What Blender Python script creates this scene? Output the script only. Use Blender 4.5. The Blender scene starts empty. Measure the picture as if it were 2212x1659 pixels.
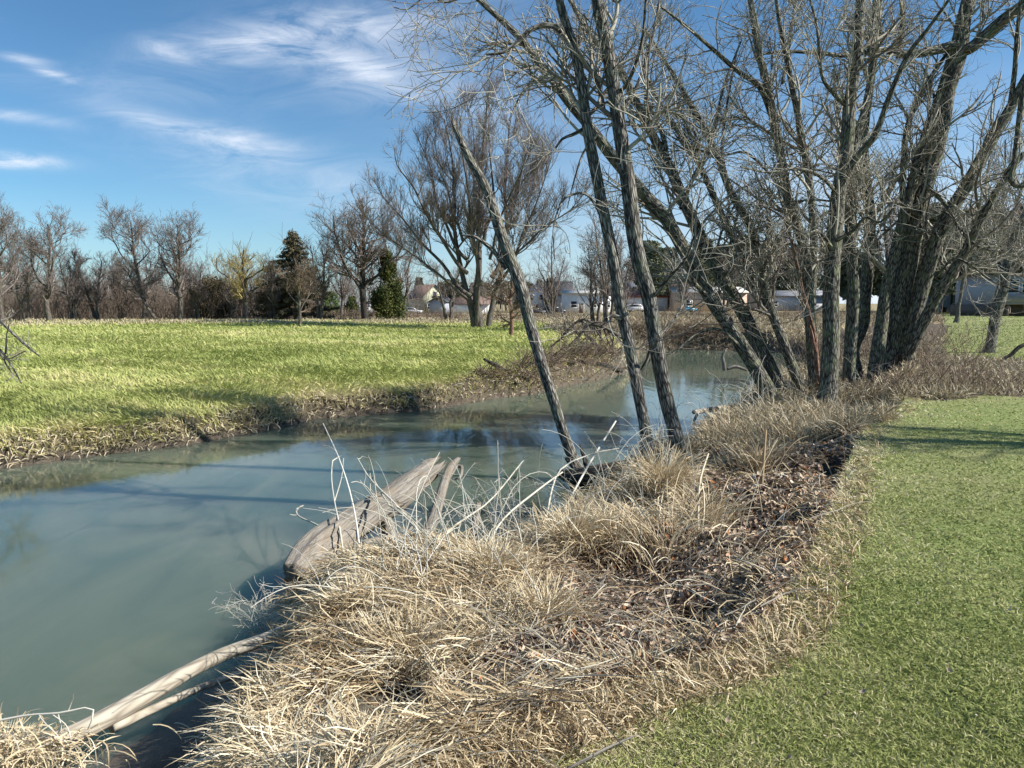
import bpy, math
import numpy as np
from mathutils import Vector
R = math.radians
rng = np.random.default_rng(7)
SC = bpy.context.scene
COL = SC.collection

# ------------------------------------------------------------------ camera, sky, sun, exposure
CAMZ = 1.65; FV = 1600.0; PITCH = math.atan(174.5/1600)
cd = bpy.data.cameras.new("camera"); cam = bpy.data.objects.new("camera", cd); COL.objects.link(cam)
cam.location = (0, 0, CAMZ); cam.rotation_euler = (R(90)-PITCH, 0, 0)
cd.sensor_width = 36; cd.lens = 36*FV/2212; cd.clip_start = .05; cd.clip_end = 6000
SC.camera = cam
SUN_EL, SUN_AZ = R(38), R(99)          # azimuth clockwise from +Y
SD = Vector((math.cos(SUN_EL)*math.sin(SUN_AZ), math.cos(SUN_EL)*math.cos(SUN_AZ), math.sin(SUN_EL)))
ld = bpy.data.lights.new("sun", 'SUN'); ld.energy = 5.0; ld.angle = R(.5); ld.color = (1, .955, .89)
sun = bpy.data.objects.new("sun", ld); COL.objects.link(sun)
sun.rotation_euler = (-SD).to_track_quat('-Z', 'Y').to_euler()
SC.view_settings.view_transform = 'Standard'; SC.view_settings.look = 'None'
SC.view_settings.exposure = 0.80; SC.view_settings.gamma = 1

class NT:
    def __init__(s, nt): s.nt = nt; nt.nodes.clear()
    def n(s, t, **kw):
        o = s.nt.nodes.new(t)
        for k, v in kw.items():
            if k.startswith('_'): setattr(o, k[1:], v)
            else: s.set(o, k, v)
        return o
    def set(s, o, k, v):
        i = o.inputs[int(k[1:])] if (k[0] == 'i' and k[1:].isdigit()) else o.inputs[k.replace('__', ' ')]
        if isinstance(v, bpy.types.NodeSocket): s.nt.links.new(v, i)
        else: i.default_value = v
    def math(s, op, a, b=0., c=None, clamp=False):
        o = s.n('ShaderNodeMath', _operation=op, _use_clamp=clamp, i0=a, i1=b)
        if c is not None: s.set(o, 'i2', c)
        return o.outputs[0]
    def mix(s, f, a, b, bt='MIX'):
        o = s.n('ShaderNodeMix', _data_type='RGBA', _blend_type=bt, i0=f, i6=a, i7=b); return o.outputs[2]
    def ramp(s, f, stops):
        o = s.n('ShaderNodeValToRGB', i0=f); e = o.color_ramp.elements
        while len(e) > 1: e.remove(e[0])
        for k, (p, c) in enumerate(stops):
            q = e[0] if k == 0 else e.new(p)
            q.position = p; q.color = tuple(c)+(1,) if len(c) == 3 else c
        return o.outputs[0]
    def noise(s, vec, scale, detail=4, rough=.55, dist=0.):
        return s.n('ShaderNodeTexNoise', Vector=vec, Scale=scale, Detail=detail, Roughness=rough, Distortion=dist).outputs[0]
    def mapr(s, v, a, b, c=0., d=1.):
        return s.n('ShaderNodeMapRange', i0=v, i1=a, i2=b, i3=c, i4=d).outputs[0]

w = bpy.data.worlds.new("World"); SC.world = w; w.use_nodes = True
T = NT(w.node_tree)
sky = T.n('ShaderNodeTexSky', _sky_type='NISHITA', _sun_disc=False, _sun_elevation=SUN_EL, _sun_rotation=SUN_AZ,
          _altitude=300., _air_density=1.0, _dust_density=.6, _ozone_density=2.2)
tc = T.n('ShaderNodeTexCoord').outputs['Generated']
sx = T.n('ShaderNodeSeparateXYZ', Vector=tc)
dx, dy, dz = sx.outputs
dyc = T.math('MAXIMUM', dy, .15)
A = T.math('DIVIDE', dx, dyc); E = T.math('DIVIDE', dz, dyc)
zc = T.math('MAXIMUM', dz, .05)
pl = T.n('ShaderNodeCombineXYZ', X=T.math('DIVIDE', dx, zc), Y=T.math('DIVIDE', dy, zc), Z=0.)
ae = T.n('ShaderNodeCombineXYZ', X=A, Y=E, Z=0.).outputs[0]
mp = T.n('ShaderNodeMapping', Vector=ae); mp.inputs['Rotation'].default_value = (0, 0, R(-8)); mp.inputs['Scale'].default_value = (2.4, 9, 1)
wis = T.noise(mp.outputs[0], 2.6, 8, .66, 1.1)
mp2 = T.n('ShaderNodeMapping', Vector=ae); mp2.inputs['Rotation'].default_value = (0, 0, R(-14)); mp2.inputs['Scale'].default_value = (1.0, 2.6, 1)
big = T.noise(mp2.outputs[0], 2.3, 5, .5, .4)
def blob(vx, vy, sxp, syp, rot, amp):
    # one cirrus patch: a direction in the sky (tangents of azimuth and height), its extent and its slant
    a0 = (vx-1106)/FV; e0 = math.tan(math.atan((829.5-vy)/FV)-PITCH)
    da = T.math('SUBTRACT', A, a0); de = T.math('SUBTRACT', E, e0)
    c, s_ = math.cos(rot), math.sin(rot)
    u = T.math('ADD', T.math('MULTIPLY', da, c), T.math('MULTIPLY', de, s_))
    v = T.math('SUBTRACT', T.math('MULTIPLY', de, c), T.math('MULTIPLY', da, s_))
    u = T.math('MULTIPLY', u, FV/sxp); v = T.math('MULTIPLY', v, FV/syp)
    q = T.math('ADD', T.math('MULTIPLY', u, u), T.math('MULTIPLY', v, v))
    return T.math('MULTIPLY', T.math('POWER', 2.718, T.math('MULTIPLY', q, -1.)), amp)
acc = None
for b in [(560,95,200,38,R(6),.42),(800,45,280,40,R(8),.28),(780,140,95,24,R(-24),.36),(800,90,240,90,0,.2),(430,285,170,22,R(-15),.5),
          (390,110,50,14,R(-15),.5),(560,305,80,18,R(-10),.4),(640,380,330,70,R(-12),.26),(50,345,95,14,R(-4),.8),(60,352,50,9,0,.6),(95,127,50,9,R(-8),.6),(150,160,45,9,R(-18),.6),(1250,110,200,60,0,.2),
          (60,250,130,12,R(-8),.35),(10,43,30,6,0,.6),(900,190,260,60,R(-15),.3),(300,190,300,30,R(-4),.14)]:
    x = blob(*b); acc = x if acc is None else T.math('ADD', acc, x)
wn = T.mapr(wis, .34, .68, .1, 1.35)
cl = T.math('MULTIPLY', acc, wn)
lowhaze = T.math('MULTIPLY', T.mapr(E, .34, .02, 0., 1.), T.mapr(A, -.25, .45, .03, .8))
low2 = T.math('MULTIPLY', lowhaze, T.mapr(big, .3, .62, .35, 1.))
hz = T.mapr(E, .16, 0., 0., .22)
cl = T.math('ADD', cl, T.math('ADD', low2, hz))
cl = T.math('MINIMUM', cl, .9)
tint = T.mix(1., sky.outputs[0], (.62, .95, 1.12, 1), 'MULTIPLY')
front = T.mapr(dy, .05, .3, 0., 1.)
cl = T.math('MULTIPLY', cl, front)
colr = T.mix(cl, tint, (7.6, 8.2, 9.2, 1))
bg = T.n('ShaderNodeBackground', Color=colr, Strength=.069)
T.n('ShaderNodeOutputWorld', Surface=bg.outputs[0])

# ------------------------------------------------------------------ projection helpers: photo pixels (2212 wide) to places in the world
def ray(x, y):
    a = (x-1106)/FV; b = -(y-829.5)/FV
    return np.array([a, math.cos(PITCH)+b*math.sin(PITCH), -math.sin(PITCH)+b*math.cos(PITCH)])
def G(x, y, z=0.):
    d = ray(x, y); t = (z-CAMZ)/d[2]; return np.array([d[0]*t, d[1]*t, z])
def D(x, y, Y):
    d = ray(x, y); t = Y/d[1]; return np.array([d[0]*t, Y, CAMZ+d[2]*t])

# ------------------------------------------------------------------ noise and terrain
def vnoise(x, y, seed=0):
    x = np.asarray(x, float); y = np.asarray(y, float)
    xi = np.floor(x).astype(np.int64); yi = np.floor(y).astype(np.int64); fx = x-xi; fy = y-yi
    def h(a, b):
        v = (a*374761393 + b*668265263 + seed*1442695041) & 0xffffffff
        v = ((v ^ (v >> 13))*1274126177) & 0xffffffff
        v = v ^ (v >> 16)
        return (v & 0xffff)/65535.0
    fx = fx*fx*(3-2*fx); fy = fy*fy*(3-2*fy)
    return (h(xi, yi)*(1-fx)+h(xi+1, yi)*fx)*(1-fy)+(h(xi, yi+1)*(1-fx)+h(xi+1, yi+1)*fx)*fy
def fbm(x, y, seed=0, o=3):
    s = 0; a = .5
    for k in range(o):
        s = s+a*(vnoise(x*2**k, y*2**k, seed+k)-.5); a *= .5
    return s
def dline(x, y, L):
    best = np.full(x.shape, 1e18)
    for (ax, ay), (bx, by) in zip(L[:-1], L[1:]):
        vx, vy = bx-ax, by-ay; q = vx*vx+vy*vy
        t = np.clip(((x-ax)*vx+(y-ay)*vy)/q, 0, 1)
        best = np.minimum(best, (x-ax-t*vx)**2+(y-ay-t*vy)**2)
    return np.sqrt(best)
def inside(x, y, Pg):
    r = np.zeros(x.shape, bool); n = len(Pg)
    for i in range(n):
        ax, ay = Pg[i]; bx, by = Pg[(i+1) % n]
        if ay == by: continue
        c = ((ay > y) != (by > y)) & (x < (bx-ax)*(y-ay)/(by-ay)+ax)
        r ^= c
    return r
SHELF = None; HOL = np.array([-.62, 3.37]); HOLL = [(-.63, 3.44), (-.50, 2.98)]
def sm(t): t = np.clip(t, 0, 1); return t*t*(3-2*t)
WZ = -1.3
g2 = lambda *a: tuple(G(*a)[:2])
NW = [(-100,-300),(-12,-60),(-6.5,-10),(-4.0,-2),(-2.2,1.0), (-1.1,2.6), g2(440,1659,-.64), g2(525,1560,-.64), g2(570,1450,-.64), g2(590,1370,-.66), g2(620,1295,-.68),
      g2(632,1225,-.8), g2(690,1185,-.85), g2(790,1180,-.9), g2(850,1235,-.85), g2(1000,1215,-.8), g2(1130,1160,-.85), g2(1240,1090,-.9), g2(1340,1040,-.95), g2(1480,985,-1.05),
      g2(1560,925,-1.15), (7,21.3),(9.3,25.5),(12.5,31),(15,36),(16.3,40),(17.2,42.5)]
BND = [(24,53),(70,91),(300,252)]
FW = [(-400,-60),(-60,2),(-25,9),(-14,11.6)]+[g2(x, y, WZ) for x, y in [(0,1012),(180,987),(400,962),(600,925),(680,905),(750,900),(900,888),(960,880),(1060,862),(1150,852),(1200,838),(1290,822),(1345,806)]]
FW += [(5.6,34),(6.8,40),(7.8,45.5),(11,47),(14.5,46.2),(17.2,42.5)]
CR = [(-90,-300),(-8,-60),(-3,-10),(-1.5,0),(-.9,1.2), g2(880,1659), g2(1100,1570), g2(1350,1465), g2(1560,1400), g2(1660,1330), g2(1740,1200), g2(1790,1090), g2(1830,985),
      g2(1865,915), g2(1960,868), (8.5,16),(10.5,21),(13,26),(16.3,32),(18.5,37),(19.5,43),(26,54),(72,92),(300,253)]
SHELF = [g2(260,1720,WZ), g2(380,1640,WZ), g2(470,1580,WZ), g2(560,1490,WZ)]
NEAR = NW+BND+[(600,252),(600,-300)]
TOP = CR+[(600,253),(600,-300)]
WAT = NW+FW[::-1][1:]+[(-400,-300)]
LAWN_FAR = [g2(1865,915), g2(1960,868), g2(2212,848), (16,15.2),(40,17),(400,20)]
LAWN = CR[:CR.index(g2(1865,915))+1]+LAWN_FAR+[(400,-300)]
YARD = [(13.6,23.5),(15.2,19.5),(20,19),(60,24),(400,40),(400,170),(95,170),(60,104),(30,51)]
def height(x, y):
    x = np.asarray(x, float); y = np.asarray(y, float)
    n1 = fbm(x*.9, y*.9, 3, 4); n2 = fbm(x*3.5, y*3.5, 11, 3); n3 = fbm(x*.12, y*.12, 5, 3)
    dn = dline(x, y, NW); df = dline(x, y, FW); dc = dline(x, y, CR)
    near = inside(x, y, NEAR); top = inside(x, y, TOP); wat = inside(x, y, WAT)
    s = dc/(dc+dn+1e-6)
    dcn = np.maximum(dc+n1*1.1-.02, 0)
    hb = -(.10+.26*sm(vnoise(x*1.1, y*1.1, 88)*1.6-.5))*sm(dcn/.25)-.42*s-.30*sm((s-.80)/.13)-.28*sm((s-.88)/.12)+n1*.22*sm(dc/.3)*sm(dn/.4)+n2*.09*sm(dn/.2)
    hb = np.maximum(hb, WZ+.02+.05*sm(dn/.3))
    ht = n3*.12+n2*.02+.02*sm(dc/1.5)-.02
    amp = 1+.5*sm((y-18)/3)*sm((x+3)/2)
    hf = WZ+.02+.46*amp*sm(df/(.38+n1*.4))+.45*sm(df/40)*(2-amp)+.28*sm(df/3)*1+n1*.16*sm(df/1)+n2*.05
    far_right = sm((y-44)/3)*sm((x-3)/4)
    hf = hf*(1-far_right)+far_right*np.minimum(0.05+n2*.2+n1*.2, WZ+1.6*sm(df/1.2))
    q = sm((y-95)/30); hf = hf*(1-q)+q*(-.75+.5*sm((x-5)/20))
    hw = np.maximum(WZ-.9, WZ-.02-.6*np.minimum(dn, df))
    hw = np.maximum(hw, WZ+.07-.16*dline(x, y, SHELF)+n1*.10+n2*.03)
    for qx, qy, qr, qd in ((1700, 1150, .22, .26), (1545, 1395, .16, .24), (1480, 1330, .14, .12), (1830, 1010, .3, .2), (1420, 1480, .12, .14)):
        ph = G(qx, qy, -.2); hb = hb-qd*np.exp(-(((x-ph[0])/qr)**2+((y-ph[1])/qr)**2)**2)
    ph = G(815, 1560, -.33); hb = hb-.17*np.exp(-(((x+.61)/.15)**2+((y-3.38)/.17)**2)**2)
    h = np.where(wat, hw, np.where(near, np.where(top, ht, hb), hf))
    return h
# cached heights near the camera
gx0, gy0, gs, gn, gm = -16., 1., .05, 680, 660
_X, _Y = np.meshgrid(gx0+gs*np.arange(gn), gy0+gs*np.arange(gm), indexing='ij')
HC = height(_X, _Y)
def Hq(x, y):
    x = np.asarray(x, float); y = np.asarray(y, float)
    fx = (x-gx0)/gs; fy = (y-gy0)/gs
    ok = (fx > 0) & (fy > 0) & (fx < gn-2) & (fy < gm-2)
    ix = np.clip(fx, 0, gn-2).astype(int); iy = np.clip(fy, 0, gm-2).astype(int)
    tx = np.clip(fx-ix, 0, 1); ty = np.clip(fy-iy, 0, 1)
    v = (HC[ix, iy]*(1-tx)+HC[ix+1, iy]*tx)*(1-ty)+(HC[ix, iy+1]*(1-tx)+HC[ix+1, iy+1]*tx)*ty
    if not np.all(ok):
        v = np.array(v); b = ~ok; v[b] = height(x[b], y[b])
    return v
def hit(px, py, tmax=200):
    d = ray(px, py); t = np.concatenate([np.arange(1.5, 40, .02), np.arange(40, tmax, .2)])
    X, Y, Z = d[0]*t, d[1]*t, CAMZ+d[2]*t
    h = np.maximum(Hq(X, Y), WZ-.05); k = np.argmax(Z < h)
    if not (Z < h).any(): k = len(t)-1
    return np.array([X[k], Y[k], h[k]])

# ------------------------------------------------------------------ mesh helpers
def mk(name, V, quads=None, tris=None, mat=None, parent=None, attrs=None, smooth=True, base=None):
    V = np.asarray(V, np.float32).reshape(-1, 3)
    if base is not None: V = V-np.asarray(base, np.float32)
    me = bpy.data.meshes.new(name)
    nq = 0 if quads is None else len(quads); nt = 0 if tris is None else len(tris)
    me.vertices.add(len(V)); me.vertices.foreach_set('co', V.ravel())
    me.loops.add(nq*4+nt*3); me.polygons.add(nq+nt)
    lv = []
    if nq: lv.append(np.asarray(quads, np.int32).ravel())
    if nt: lv.append(np.asarray(tris, np.int32).ravel())
    me.loops.foreach_set('vertex_index', np.concatenate(lv))
    ls = np.concatenate([np.arange(nq)*4, nq*4+np.arange(nt)*3]).astype(np.int32)
    me.polygons.foreach_set('loop_start', ls)
    if smooth: me.polygons.foreach_set('use_smooth', np.ones(nq+nt, bool))
    me.update(calc_edges=True)
    for k, a in (attrs or {}).items():
        a = np.asarray(a, np.float32)
        if a.ndim == 1: me.attributes.new(k, 'FLOAT', 'POINT').data.foreach_set('value', a)
        else: me.attributes.new(k, 'FLOAT_VECTOR', 'POINT').data.foreach_set('vector', a.ravel())
    if mat is not None: me.materials.append(mat)
    o = bpy.data.objects.new(name, me); COL.objects.link(o)
    if parent is not None: o.parent = parent
    elif base is not None: o.location = [float(q) for q in base]
    return o
def tag(o, label=None, cat=None, group=None, kind=None):
    if label: o['label'] = label
    if cat: o['category'] = cat
    if group: o['group'] = group
    if kind: o['kind'] = kind
    return o
def empty(name, loc, label, cat, group=None, rz=0.):
    o = bpy.data.objects.new(name, None); COL.objects.link(o)
    o.location = [float(q) for q in loc]; o.rotation_euler = (0, 0, rz); o.empty_display_size = .2
    return tag(o, label, cat, group)
def nrm(v): return v/np.maximum(np.linalg.norm(v, axis=-1, keepdims=True), 1e-9)
class Acc:                                  # gathers pieces of one part's mesh
    def __init__(s): s.V = []; s.Q = []; s.T = []; s.at = {}; s.n = 0
    def add(s, V, Q=None, Tr=None, **at):
        V = np.asarray(V, np.float32).reshape(-1, 3)
        s.V.append(V)
        if Q is not None and len(Q): s.Q.append(np.asarray(Q)+s.n)
        if Tr is not None and len(Tr): s.T.append(np.asarray(Tr)+s.n)
        for k, a in at.items(): s.at.setdefault(k, []).append(np.asarray(a, np.float32))
        s.n += len(V)
    def build(s, name, mat, parent=None, smooth=True, base=None):
        return mk(name, np.concatenate(s.V), np.concatenate(s.Q) if s.Q else None, np.concatenate(s.T) if s.T else None, mat, parent,
                  {k: np.concatenate(v) for k, v in s.at.items() if sum(len(q) for q in v) == s.n}, smooth, base)
def tubes(acc, P, Rr, k=3):
    # many polylines at once: P (m,n,3), Rr (m,n)
    m, n, _ = P.shape
    t = nrm(np.gradient(P, axis=1)); mt = np.abs(t.mean(1)); ax = np.eye(3)[np.argmin(mt, axis=1)]
    u = nrm(np.cross(t, ax[:, None, :])); v = np.cross(t, u)
    a = np.arange(k)*2*math.pi/k
    c, s_ = np.cos(a)[None, None, :, None], np.sin(a)[None, None, :, None]
    V = P[:, :, None, :]+Rr[:, :, None, None]*(u[:, :, None, :]*c+v[:, :, None, :]*s_)
    idx = np.arange(m*n*k).reshape(m, n, k); i2 = np.roll(idx, -1, axis=2)
    Q = np.stack([idx[:, :-1], i2[:, :-1], i2[:, 1:], idx[:, 1:]], -1).reshape(-1, 4)
    L = np.cumsum(np.linalg.norm(np.diff(P, axis=1, prepend=P[:, :1]), axis=2), axis=1)
    bk = np.stack(np.broadcast_arrays(Rr[:, :, None]*c[..., 0]+P[:, :1, :1]*3, Rr[:, :, None]*s_[..., 0]+P[:, :1, 1:2]*3, L[:, :, None]), -1)
    tn = np.broadcast_to(rng.random((m, 1, 1)), (m, n, k))
    acc.add(V.reshape(-1, 3), Q, bark=bk.reshape(-1, 3), tint=tn.ravel())
def cr(P, n):
    # Catmull-Rom resample of control points (any number of columns)
    P = np.asarray(P, float); Q = np.vstack([2*P[0]-P[1], P, 2*P[-1]-P[-2]])
    d = np.concatenate([[0], np.cumsum(np.linalg.norm(np.diff(P[:, :3], axis=0), axis=1))]); s = np.linspace(0, d[-1], n)
    i = np.clip(np.searchsorted(d, s, side='right')-1, 0, len(P)-2)
    t = ((s-d[i])/(d[i+1]-d[i]))[:, None]
    a, b, c, e = Q[i], Q[i+1], Q[i+2], Q[i+3]
    return .5*((2*b)+(-a+c)*t+(2*a-5*b+4*c-e)*t*t+(-a+3*b-3*c+e)*t**3)
def hero(acc, P, r, k=22, rough=.07, jag=0., flare=0., wob=.15, seed=0, capend=True, step=.07):
    # one thick stem: rings with bark ridges, knots, root flare and an optional splintered end
    L = np.linalg.norm(np.diff(P, axis=0), axis=1).sum(); n = max(8, int(L/step)); C = cr(np.column_stack([P, r]), n)
    P, r = C[:, :3].copy(), np.maximum(C[:, 3], .004)
    s = np.linspace(0, L, n)
    P[:, 0] += (vnoise(s*1.3, s*0, seed)-.5)*r*wob*2; P[:, 1] += (vnoise(s*1.3, s*0+9, seed)-.5)*r*wob*2
    t = nrm(np.gradient(P, axis=0)); ax = np.eye(3)[np.argmin(np.abs(t.mean(0)))]
    u = nrm(np.cross(t, ax[None])); v = np.cross(t, u)
    a = np.arange(k)*2*math.pi/k; A2, S2 = np.meshgrid(a, s)
    rn = (vnoise(np.cos(A2)*3+S2*.15, np.sin(A2)*3+S2*.8, seed+2)-.5)*2+(vnoise(np.cos(A2)*9, np.sin(A2)*9+S2*1.1, seed+5)-.5)*1.6
    kn = vnoise(S2*1.1+np.cos(A2), np.sin(A2)*1.2+S2, seed+8)
    rr = r[:, None]*(1+rough*rn+.25*np.maximum(kn-.8, 0)*2)
    if flare: rr = rr*(1+flare*np.exp(-S2/(.28*3*r[0]+.05))*(1+.5*np.cos(A2*4+seed)))
    V = P[:, None, :]+rr[..., None]*(u[:, None, :]*np.cos(a)[None, :, None]+v[:, None, :]*np.sin(a)[None, :, None])
    if jag:
        j = (np.random.default_rng(seed+1).random(k)**1.5)*jag
        for q in range(4):
            f = (4-q)/4; V[-1-q] += t[-1-q]*j[:, None]*f; 
        V[-1] = V[-1]*.55+(P[-1]+t[-1]*jag*.3)*.45+t[-1]*j[:, None]*.5
    idx = np.arange(n*k).reshape(n, k); i2 = np.roll(idx, -1, axis=1)
    Q = np.stack([idx[:-1], i2[:-1], i2[1:], idx[1:]], -1).reshape(-1, 4)
    bk = np.stack([rr*np.cos(A2), rr*np.sin(A2), S2+seed*3.1], -1).reshape(-1, 3)
    VV = V.reshape(-1, 3); Tr = None
    if capend:
        VV = np.vstack([VV, P[:1], P[-1:]-t[-1:]*jag*.4]); b0, b1 = n*k, n*k+1
        Tr = np.vstack([np.stack([i2[0], idx[0], np.full(k, b0)], -1), np.stack([idx[-1], i2[-1], np.full(k, b1)], -1)])
        bk = np.vstack([bk, [[0, 0, 0]], [[0, 0, L]]])
    acc.add(VV, Q, Tr, bark=bk, tint=np.full(len(VV), .5))
    return P, r
def res(P, r, n=20):
    C = cr(np.column_stack([P, r]), n); return C[:, :3], np.maximum(C[:, 3], .003)
def grow(PP, RR, count, t0=.2, t1=1., ln=(.5, 1.5), ang=(30, 60), n=6, curl=.25, trop=.05, rr=.5, rmin=.004, taper=.3, wpow=1., rmax=1e9, g=None):
    # children for a batch of polylines (m,n,3)
    g = g or rng; m, N, _ = PP.shape
    Lp = np.linalg.norm(np.diff(PP, axis=1), axis=2).sum(1); p = Lp**wpow; p = p/p.sum()
    i = g.choice(m, count, p=p); t = g.uniform(t0, t1, count)*(N-1); k = np.minimum(t.astype(int), N-2); f = (t-k)[:, None]
    S = PP[i, k]*(1-f)+PP[i, k+1]*f; tr = RR[i, k]*(1-f[:, 0])+RR[i, k+1]*f[:, 0]; tg = nrm(PP[i, k+1]-PP[i, k])
    rv = nrm(g.normal(size=(count, 3))); pr = nrm(np.cross(tg, rv)); a = np.radians(g.uniform(*ang, count))[:, None]
    d = nrm(tg*np.cos(a)+pr*np.sin(a))
    L = g.uniform(*ln, count)*(1.15-.55*t/(N-1)); st = (L/(n-1))[:, None]
    out = np.empty((count, n, 3)); out[:, 0] = S; w0 = nrm(g.normal(size=(count, 3)))
    for j in range(1, n):
        w0 = nrm(w0*.6+g.normal(size=(count, 3))*.6)
        d = nrm(d+curl*w0+np.array([0, 0, trop])); out[:, j] = out[:, j-1]+d*st
    r0 = np.clip(tr*rr, rmin, rmax); R2 = r0[:, None]*np.linspace(1, taper, n)[None]; R2 = np.maximum(R2, rmin*.6)
    return out, R2
def ribbons(acc, root, az, el, ln, wd, bend, curl=0., n=3, tint=None, follow=None, tw=None, g=None):
    # blades: root (m,3); n segments; follow: per-blade clearance above the ground
    g = g or rng; m = len(root); st = (ln/n)[:, None]
    P = np.empty((m, n+1, 3)); P[:, 0] = root; pa = np.asarray(az, float).copy(); pe = np.asarray(el, float).copy()
    S = np.empty((m, n+1, 3)); tw = g.uniform(-1.2, 1.2, m) if tw is None else tw
    for j in range(n+1):
        dv = np.stack([np.cos(pe)*np.cos(pa), np.cos(pe)*np.sin(pa), np.sin(pe)], -1)
        s1 = np.stack([-np.sin(pa), np.cos(pa), np.zeros(m)], -1); s2 = np.cross(dv, s1)
        S[:, j] = s1*np.cos(tw)[:, None]+s2*np.sin(tw)[:, None]
        if j < n: P[:, j+1] = P[:, j]+dv*st; pe = pe-bend/n; pa = pa+curl/n
    if follow is not None:
        h = Hq(P[..., 0].ravel(), P[..., 1].ravel()).reshape(m, n+1)+follow[:, None]*np.linspace(.3, 1, n+1)[None]
        P[..., 2] = np.maximum(P[..., 2], h)
    k = ~((dline(P[..., 0], P[..., 1], HOLL) < .15).any(1) & (P[:, 0, 1] < 5))
    if not k.all(): P = P[k]; S = S[k]; wd = wd[k]; m = len(P); tint = tint if tint is None else tint[k]
    wj = wd[:, None]*np.array([.8]+[1.]*(n-1)+[.0] if n > 1 else [1., 0])[None]*.5
    Lf = P-S*wj[..., None]; Rt = P+S*wj[..., None]
    V = np.concatenate([np.stack([Lf[:, :n], Rt[:, :n]], 2).reshape(m, 2*n, 3), P[:, n:n+1]], 1)
    b = (np.arange(m)*(2*n+1))[:, None]
    Q = None
    if n > 1:
        q = np.concatenate([b+np.array([[2*j, 2*j+1, 2*j+3, 2*j+2]]) for j in range(n-1)], 0); Q = q
    Tr = b+np.array([[2*n-2, 2*n-1, 2*n]])
    tint = g.random(m) if tint is None else tint
    acc.add(V.reshape(-1, 3), Q, Tr, tint=np.repeat(np.clip(tint, 0, 1), 2*n+1))
def flakes(acc, c, size, tint=None, up=.0, aspect=.6, g=None):
    # leaf-sized folded quads at random attitudes
    g = g or rng; m = len(c); a = nrm(g.normal(size=(m, 3))*np.array([1, 1, 1-up])); b = nrm(np.cross(a, g.normal(size=(m, 3))*np.array([1-up, 1-up, 1])+[0, 0, 1e-3])) if up else nrm(np.cross(a, g.normal(size=(m, 3))))
    if up == 2:
        # curled leaf: two halves folded along the midrib, pointed at both ends
        nz = nrm(np.stack([g.normal(size=m)*.75, g.normal(size=m)*.75, np.ones(m)], -1)); a = nrm(np.cross(nz, a)); b = np.cross(nz, a); s = size[:, None]; cu = g.uniform(.05, .35, (m, 1))*s; w_ = s*aspect*.5
        V = np.stack([c-a*s*.5+nz*cu, c-a*s*.15+b*w_+nz*cu*.6, c+a*s*.22+b*w_*.9+nz*cu*.7, c+a*s*.5+nz*cu, c+a*s*.2-b*w_+nz*cu*.8, c-a*s*.18-b*w_*.9+nz*cu*.5, c-a*s*.12, c+a*s*.2], 1)
        i = (np.arange(m)*8)[:, None]; tint = g.random(m) if tint is None else tint
        acc.add(V.reshape(-1, 3), np.vstack([i+[[6, 7, 2, 1]], i+[[6, 5, 4, 7]]]), np.vstack([i+[[0, 6, 1]], i+[[7, 3, 2]], i+[[0, 5, 6]], i+[[7, 4, 3]]]), tint=np.repeat(np.clip(tint, 0, 1), 8)); return
    if up:
        nz = nrm(np.stack([g.normal(size=m)*.5, g.normal(size=m)*.5, np.ones(m)], -1)); a = nrm(np.cross(nz, a)); b = np.cross(nz, a)
    s = size[:, None]
    V = np.stack([c-a*s*.5, c+b*s*aspect*.5, c+a*s*.5, c-b*s*aspect*.5], 1)
    i = np.arange(m*4).reshape(m, 4); tint = g.random(m) if tint is None else tint
    acc.add(V.reshape(-1, 3), None, np.vstack([i[:, [0, 1, 2]], i[:, [0, 2, 3]]]), tint=np.repeat(np.clip(tint, 0, 1), 4))
def box(acc, lo, hi, tn=.5):
    x0, y0, z0 = lo; x1, y1, z1 = hi
    V = [(x0,y0,z0),(x1,y0,z0),(x1,y1,z0),(x0,y1,z0),(x0,y0,z1),(x1,y0,z1),(x1,y1,z1),(x0,y1,z1)]
    acc.add(V, [(0,3,2,1),(4,5,6,7),(0,1,5,4),(1,2,6,5),(2,3,7,6),(3,0,4,7)])
def prism(acc, prof, y0, y1):
    # closed profile in x,z extruded along y (profile fanned from its first point's centroid)
    n = len(prof); V = [(x, y0, z) for x, z in prof]+[(x, y1, z) for x, z in prof]
    cx = sum(p[0] for p in prof)/n; cz = sum(p[1] for p in prof)/n; V += [(cx, y0, cz), (cx, y1, cz)]
    Q = [(i, (i+1) % n, n+(i+1) % n, n+i) for i in range(n)]
    Tr = [((i+1) % n, i, 2*n) for i in range(n)]+[(n+i, n+(i+1) % n, 2*n+1) for i in range(n)]
    acc.add(V, Q, Tr)

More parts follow.
